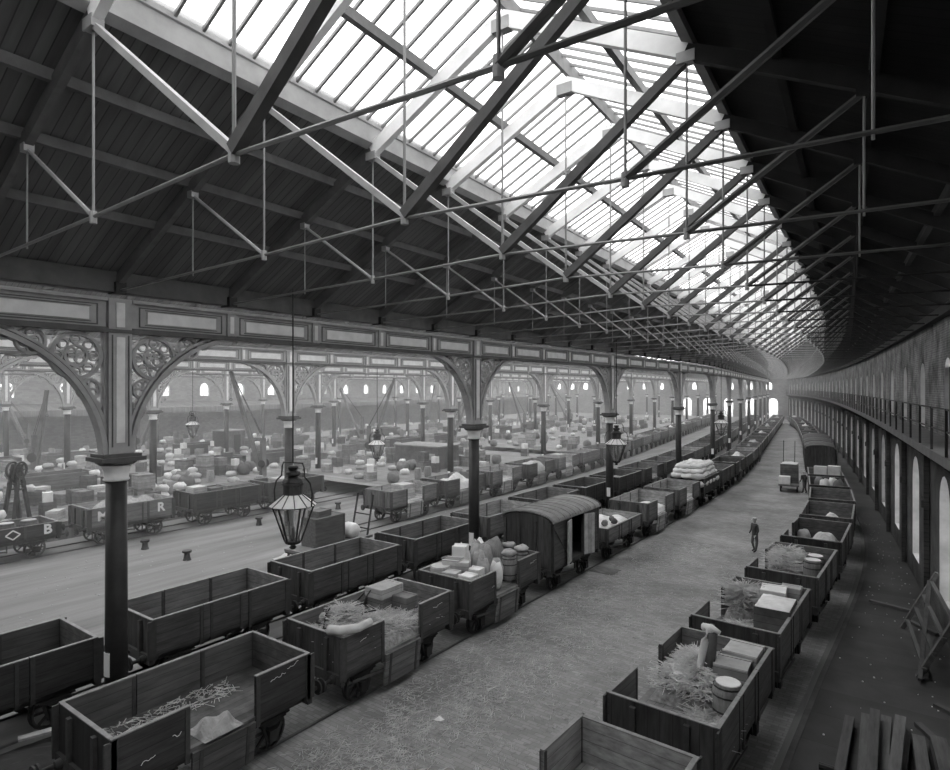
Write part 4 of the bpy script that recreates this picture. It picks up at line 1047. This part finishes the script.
# ------------------------------------------------------------------ jib cranes
GCR = 'jib cranes of the left shed'
CRL = ['tall jib crane leaning left beside the dark hut', 'jib crane leaning left at the left edge', 'jib crane leaning right at the left edge', 'jib crane leaning right under the nearest right-hand spandrel',
       'far jib crane leaning left beyond the dark hut', 'jib crane leaning left beside the hanging lantern of the second row', 'jib crane leaning right beside the hanging lantern of the second row',
       'thin far jib crane leaning right', 'jib crane leaning right behind the second near column', 'jib crane leaning left beyond the second near column', 'far jib crane leaning left before the third near column']
for i, (bx, by, tx, ty, zb) in enumerate([(263, 479, 231, 371.5, 1), (29, 452, 1, 390, 1), (34, 472, 47, 390, 1), (138, 452, 165, 380, 1), (270, 429, 248, 382, 0.05), (362, 441, 337, 382, 1), (369, 457, 394.5, 378, 1),
                                          (427, 424, 435, 383, 1), (453.6, 442, 469, 392, 1), (524.6, 434, 509, 382, 1), (570, 427, 548, 380, 1)]):
    B = at(bx, by, zb); zc = -SN*B.x+CS*B.y; k = zc/F
    dx = (tx-bx)*k; T = Vector((CS*dx, SN*dx, EYE+(388-ty)*k-zb))
    t = empty('jib_crane', B, 0, CRL[i], 'crane', GCR)
    MB().lathe([(.7, 0), (.7, .15), (.3, .25), (.28, .3)], 12).build('base', M['iron_dark'], t)
    hm = min(3.4, T.z*.45)
    MB().bar((0, 0, .2), (0, 0, hm), .42, .42, w2=.8).build('mast', M['strut'], t)
    n = Vector((-T.y, T.x, 0)).normalized() if Vector((T.x, T.y)).length > .1 else Vector((0, 1, 0))
    foot = Vector((T.x, T.y, 0)).normalized()*.2+Vector((0, 0, .7))
    m = MB()
    for s in (-1, 1): m.bar(foot+n*s*.2, T+n*s*.05, .17, .26)
    m.build('jib', M['strut'], t)
    m = MB()
    for s in (-1, 1): m.tube([Vector((0, 0, hm))+n*s*.12, T+n*s*.05], .025, 5)
    m.build('tie_rod', M['black'], t)
    m = MB(); R = Matrix.Translation(Vector((0, 0, 1.3))) @ Matrix.Rotation(math.atan2(n.y, n.x), 4, 'Z') @ Matrix.Rotation(PI/2, 4, 'Y')
    m.lathe([(.42, -.32), (.42, -.26)], 16, R); m.lathe([(.15, -.25), (.15, .3)], 10, R); m.lathe([(.3, .32), (.3, .38)], 14, R); m.build('winch', M['black'], t)
    m = MB(); m.tube([T+Vector((0, 0, -.05)), Vector((T.x, T.y, T.z-2.2))], .02, 5); m.ring((T.x, T.y, T.z-2.3), .1, .04, .05, 10); m.build('hoist_chain', M['black'], t)
# winch frame at the left edge
p = at(14, 532, 0)
t = empty('hand_winch', (-40.8, 12.6, 1.0), .6, 'tall dark hand winch with gear wheels standing behind the wagon with the diamond', 'winch')
m = MB()
for s in (-.3, .3): m.bar((s, -.6, 0), (s*.6, 0, 3.2), .16); m.bar((s, .6, 0), (s*.6, 0, 3.2), .16)
m.build('frame', M['black'], t)
m = MB()
for (z, r) in ((2.9, .42), (2.1, .3)): m.ring((.25, 0, z), r, .09, .08, 18); m.ring((-.25, 0, z), r, .09, .08, 18); m.tube([(-.4, 0, z), (.4, 0, z)], .05)
for z in (2.9,):
    for q in range(3): a = PI*q/3; m.bar((.25, -.4*math.cos(a), z-.4*math.sin(a)), (.25, .4*math.cos(a), z+.4*math.sin(a)), .05)
m.build('gear_wheel', M['black'], t)

# ------------------------------------------------------------------ hut and covered vehicles deep in the left shed
t = empty('timber_hut', at(427, 466, 1.0), .35-.3, 'dark boarded hut with low roof on the loading platform', 'hut')
MB().box(-2.6, 2.6, -1.6, 1.6, 0, 2.0).build('walls', M['van'], t); MB().box(-2.75, 2.75, -1.75, 1.75, 2.0, 2.12).build('roof_sheet', M['roofing'], t)
t = empty('timber_hut', at(229, 453.5, 1.0), .1, 'dark boarded hut beside the tall jib crane', 'hut')
MB().box(-1.3, 1.3, -1.2, 1.2, 0, 2.6).build('walls', M['van'], t); MB().box(-1.4, 1.4, -1.3, 1.3, 2.6, 2.72).build('roof_sheet', M['roofing'], t)
MB().box(1.3, 1.34, -.3, .5, .2, 2.2).build('door', M['black'], t)

# ------------------------------------------------------------------ goods heaped on the platforms of the left shed
cm = [crate_mesh(.8, .8, .7, M['crate']), crate_mesh(.6, 1.0, .5, M['crate_pale']), crate_mesh(1.1, .9, .9, M['crate']), crate_mesh(.7, .7, .8, M['crate_dark']), crate_mesh(.5, .5, .55, M['paper'])]
cl = ['square deal crate', 'long pale crate', 'large deal crate', 'dark crate', 'small white box']
sm = [sack_mesh(.7, 1.0, .45, M['sack'], 1), sack_mesh(.6, .9, .5, M['sheet'], 2), sack_mesh(1.2, 1.0, .9, M['tarp'], 3)]
sl = ['grey sack', 'pale sack', 'dark covered bale']
m = MB(); m.lathe([(.26, 0), (.31, .2), (.33, .45), (.31, .7), (.26, .9)], 12); bm = m.mesh('barrel', M['barrel'])
pln = ['platform beside the lettered wagons', 'platform beyond the flat trolley', 'long platform between second and third column rows', 'platform along the third column row', 'platform along the fourth column row', 'farthest loading platform']
hutxy = [o.location for o in C.objects if o.name.startswith(('timber_hut', 'jib_crane', 'hand_winch'))]+[Vector((line(x)(COLY0+BAY*k), COLY0+BAY*k, 0)) for x in ROWX for k in range(12)]
rnd = random.Random(5); cnt = [0, 0, 0]
for pi_, (xa, xb, y0, y1) in enumerate(PF):
    zc_far = 1.0
    step = 1.35 if pi_ in (0, 1, 3) else 1.7
    yy = y0+.7
    while yy < min(y1, 140)-.7:
        if yy > 50: step = 2.1
        if yy > 75: step = 2.8
        xx = xa+.7
        while xx < xb-.6:
            x = xx+rnd.uniform(-.12, .12)+g(yy); y = yy+rnd.uniform(-.12, .12); xx += step
            pxx = px_of(x, y)
            if pxx < -15 or pxx > 740: continue
            if min((q.x-x)**2+(q.y-y)**2 for q in hutxy) < (3.4 if True else 1)**2 and any((q.x-x)**2+(q.y-y)**2 < 1.2**2 or (i_ < 2 and (q.x-x)**2+(q.y-y)**2 < 11) for i_, q in enumerate(hutxy)): continue
            blk = math.sin(x*.35+1.3*pi_)*math.sin(y*.28+pi_)+.25*math.sin(y*1.1)
            if rnd.random() > (.62 if blk > 0 else .3): continue
            ty = 0 if blk > .35 else (1 if blk > -.1 else rnd.choice((0, 1, 2)))
            z = 1.0; n = rnd.choice((1, 1, 2, 2)) if ty == 0 else rnd.choice((1, 1, 2))
            if cnt[ty] > 285: continue
            if ty == 0:
                for q in range(n):
                    i = rnd.randrange(5); o = bpy.data.objects.new('crate', cm[i]); C.objects.link(o); o.location = (x, y, z); o.rotation_euler = (0,0,rnd.choice((0, .3, PI/2, -.25, .8)))
                    tag(o, f'{cl[i]} among the goods on the {pln[pi_]}', 'crate', f'{cl[i]}s on the {pln[pi_]}'); z += [.715, .515, .915, .815, .565][i]; cnt[0] += 1
            elif ty == 1:
                for q in range(n):
                    i = rnd.choice((0, 0, 1, 2)) if q == 0 else rnd.choice((0, 1)); o = bpy.data.objects.new('sack', sm[i]); C.objects.link(o); o.location = (x, y, z-.01); o.rotation_euler = (0,0,rnd.uniform(0, PI))
                    tag(o, f'{sl[i]} among the goods on the {pln[pi_]}', 'sack', f'{sl[i]}s on the {pln[pi_]}'); z += [.42, .47, .86][i]; cnt[1] += 1
            else:
                o = bpy.data.objects.new('barrel', bm); C.objects.link(o); o.location = (x, y, z); cnt[2] += 1
                tag(o, f'barrel among the goods on the {pln[pi_]}', 'barrel', f'barrels on the {pln[pi_]}')
        yy += step

# ------------------------------------------------------------------ walkway by the right wall: timber, ladders, trolley
GT = 'timber baulks at the bottom right'
for i, (x, y, L_, w, h, z, a) in enumerate([(-.75, 11.6, 2.8, .2, .22, 0, .0), (-.35, 11.7, 3.2, .25, .25, 0, .03), (.0, 11.8, 3.4, .22, .24, 0, .0), (.32, 11.6, 3.0, .24, .22, 0, -.04), (.72, 11.3, 3.2, .25, .25, 0, .05), (1.15, 11.3, 3.4, .3, .3, 0, .08), (-.2, 11.7, 3.0, .2, .2, .27, .02), (.25, 11.7, 3.0, .22, .2, .27, -.03)]):
    o = MB().box(-w/2, w/2, -L_/2, L_/2, 0, h).build('timber_baulk', M['timber']); o.location = (x-.5, y+4.85, .05+z); o.rotation_euler = (0, 0, a)
    tag(o, f'timber baulk, {nth(i)} from the left in the pile at the bottom right' if i < 6 else ('timber baulk lying on top of the bottom right pile, left one' if i == 6 else 'timber baulk lying on top of the bottom right pile, right one'), 'timber', GT)
o = MB().tube([(-1.65, 15.35, .14), (-.35, 15.3, .16)], .08, 8).build('iron_bar', M['black']); tag(o, 'dark bar lying across before the timber pile', 'bar')
for i, (x, y, L_, a) in enumerate([(.45, 18.2, 1.3, .5), (.8, 15.0, 1.9, .1), (.35, 26.4, 1.2, .7), (-.6, 28.3, 1.5, 1.25), (1.0, 19.8, 1.2, .9)]):
    o = MB().box(-.09, .09, -L_/2, L_/2, 0, .1).build('loose_plank', M['timber']); o.location = (x, y, .05); o.rotation_euler = (0, 0, a)
    tag(o, ['short plank on the walkway before the leaning hurdle', 'plank along the wall beyond the timber pile', 'short plank beyond the leaning hurdle', 'farthest plank on the walkway by the wall', 'plank lying against the leaning hurdle'][i], 'plank')
t = empty('leaning_hurdle', (.8, 24.4, .05), .1, 'timber trestle frame leaning against the brick wall', 'trestle')
for yy in (-1.6, 1.2):
    m = MB(); m.bar((-.8, yy, .0), (.1, yy, 1.9), .12, .12); m.build('side_rail', M['timber'], t)
for q in range(4):
    f_ = .15+.23*q; m = MB(); m.bar((-.8+.9*f_, -1.7, 1.9*f_), (-.8+.9*f_, 1.3, 1.9*f_), .1, .08); m.build('rung', M['timber'], t)
m = MB(); m.bar((-.8, -1.9, .1), (-.1, 1.2, 1.6), .1, .1); m.build('brace', M['timber'], t)
t.scale = (1.1, 1.5, 1.1)
m = MB()
for q in range(160): 
    y = random.uniform(9, 45); x = random.uniform(RX(y)+1.9, WX(y)-.2); s = random.uniform(.006, .022); m.box(x-s, x+s, y-s, y+s, .05, .05+s)
tag(m.build('walkway_litter', M['sheet']), 'white crumbs of litter on the dark walkway', 'litter', None, 'stuff')
# loaded hand cart on the road
hc = Vector((-8.2, 56.0, .012)); t = empty('hand_cart', hc, .12, 'loaded hand cart with two tall uprights on the road', 'cart')
MB().box(-.75, .75, -1.5, 1.5, .55, .66).build('deck', M['strut'], t)
for sx in (-1, 1):
    for sy in (-.9, .9): m = MB(); m.lathe([(.26, -.05), (.26, .05)], 16, Matrix.Translation((sx*.6, sy, .28)) @ Matrix.Rotation(PI/2, 4, 'Y')); m.build('wheel', M['black'], t)
m = MB()
for s in (-.5, .35): m.bar((s, 1.45, .6), (s+.05, 1.6, 4.0), .05)
m.build('upright', M['black'], t)
crate((hc.x-.2, hc.y-.9, .68), (.8, .7, .6), 'white case at the near end of the hand cart', 'paper', .12)
crate((hc.x-.05, hc.y+.5, .68), (1.3, 1.6, 1.5), 'dark case with pale top on the hand cart', 'crate_dark', .12)
tag(mound(hc.x-.65, hc.x+.55, hc.y-.2, hc.y+1.2, 2.2, .12, 10, 10, 66, .6).build('pale_cover', M['sheet']), 'pale cover on the dark case of the hand cart', 'cover')

# ------------------------------------------------------------------ people
def make_person(name, loc, rz, label, lean=0., hat=True, pale_head=False):
    t = empty(name, loc, rz, label, 'person')
    J = {}; V = []; E = []; Rr = []
    def add(p, r, par=None):
        V.append(p); Rr.append(r); i = len(V)-1
        if par is not None: E.append((par, i))
        return i
    pel = add((0, 0, .95), .145); sp = add((0, .01+lean*.3, 1.15), .14, pel); ch = add((0, .02+lean*.7, 1.36), .165, sp); nk = add((0, .02+lean, 1.5), .06, ch)
    hd = add((0, .03+lean, 1.62), .095, nk); tp = add((0, .02+lean, 1.72), .075, hd)
    for s in (-1, 1):
        hp = add((s*.1, 0, .9), .1, pel); kn = add((s*.12, .05*s+.03, .5), .07, hp); an = add((s*.13, -.06*s, .1), .048, kn); to = add((s*.15, .14-.06*s, .04), .04, an)
        sh = add((s*.19, .02+lean, 1.42), .075, ch); el = add((s*.27, .0+lean*.8, 1.14), .05, sh); wr = add((s*.25, .16+lean*.6, .92), .032, el)
        pm = add((s*.245, .2+lean*.6, .86), .03, wr)
        for q in range(4): add((s*(.225+.018*q), .23+lean*.6+.004*q, .80-.008*(1 if q in (1, 2) else 0)), .009, pm)
        add((s*.215, .24+lean*.6, .85), .01, pm)
    me = bpy.data.meshes.new('body'); me.from_pydata(V, E, []); o = bpy.data.objects.new('body', me); C.objects.link(o)
    sk_ = o.modifiers.new('skin', 'SKIN'); sk_.use_smooth_shade = True
    for i, r in enumerate(Rr): me.skin_vertices[0].data[i].radius = (r, r)
    me.skin_vertices[0].data[0].use_root = True
    sb = o.modifiers.new('sub', 'SUBSURF'); sb.levels = sb.render_levels = 1
    m2 = bpy.data.meshes.new_from_object(o.evaluated_get(bpy.context.evaluated_depsgraph_get())); bpy.data.objects.remove(o)
    m2.name = 'body'
    m2.materials.clear()
    for mm in ('skin', 'jacket', 'trousers', 'boot'): m2.materials.append(M[mm])
    for p in m2.polygons:
        c = p.center; hand = c.z < .93 and abs(c.x) > .2 and c.y > .1+lean*.3 and c.z > .7
        p.material_index = 0 if (c.z > 1.5 or hand) else (3 if c.z < .13 else (2 if c.z < .92 and abs(c.x) < .21 else 1))
    ob = bpy.data.objects.new('body', m2); C.objects.link(ob); ob.parent = t
    m = MB(); m.add([(-.012, .115+lean, 1.60), (.012, .115+lean, 1.60), (0, .145+lean, 1.605), (0, .118+lean, 1.655)], [(0,1,2),(1,3,2),(3,0,2),(0,3,1)]); m.build('nose', M['skin'], t)
    if hat:
        m = MB(); m.lathe([(.105, 1.68), (.115, 1.72), (.1, 1.78), (.04, 1.8)], 14, Matrix.Translation((0, .02+lean, 0))); m.box(-.07, .07, .09+lean, .18+lean, 1.68, 1.695); m.build('flat_cap', M['cloth_pale'] if pale_head else M['jacket'], t, True)
    return t
p = at(755, 552, .012)
make_person('person', p, 2.4, 'person in dark clothes and pale cap standing on the road by the wall train', 0, True, True)
make_person('person', (hc.x+1.25, hc.y-.9, .012), .9, 'person in dark clothes leaning to the loaded hand cart', .08, True, True)

# ------------------------------------------------------------------ haze
if HAZE:
    hz = []
    for x0, x1, y0, y1, lb in ((-120, -18.6, -9.9, 60, 'thin smoky haze filling the left shed'), (-120, 8, 60.02, 189.8, 'thin smoky haze filling the far end of the shed')):
        b = MB(); b.box(x0, x1, y0, y1, .0, 17.5); o = b.build('smoky_haze', M['white']); o['kind'] = 'structure'; tag(o, lb, 'haze'); hz.append(o)
    hm_ = bpy.data.materials.new('smoke'); hm_.use_nodes = True; N = hm_.node_tree.nodes; N.clear(); out = N.new('ShaderNodeOutputMaterial'); vsn = N.new('ShaderNodeVolumeScatter')
    vsn.inputs['Density'].default_value = HAZE; vsn.inputs['Anisotropy'].default_value = .2; vsn.inputs['Color'].default_value = (.95,.95,.95,1)
    hm_.node_tree.links.new(vsn.outputs[0], out.inputs['Volume']); 
    for o in hz: o.data.materials.clear(); o.data.materials.append(hm_)
    h2 = hm_.copy(); [n for n in h2.node_tree.nodes if n.type == 'VOLUME_SCATTER'][0].inputs['Density'].default_value = HAZE*.6; hz[1].data.materials[0] = h2
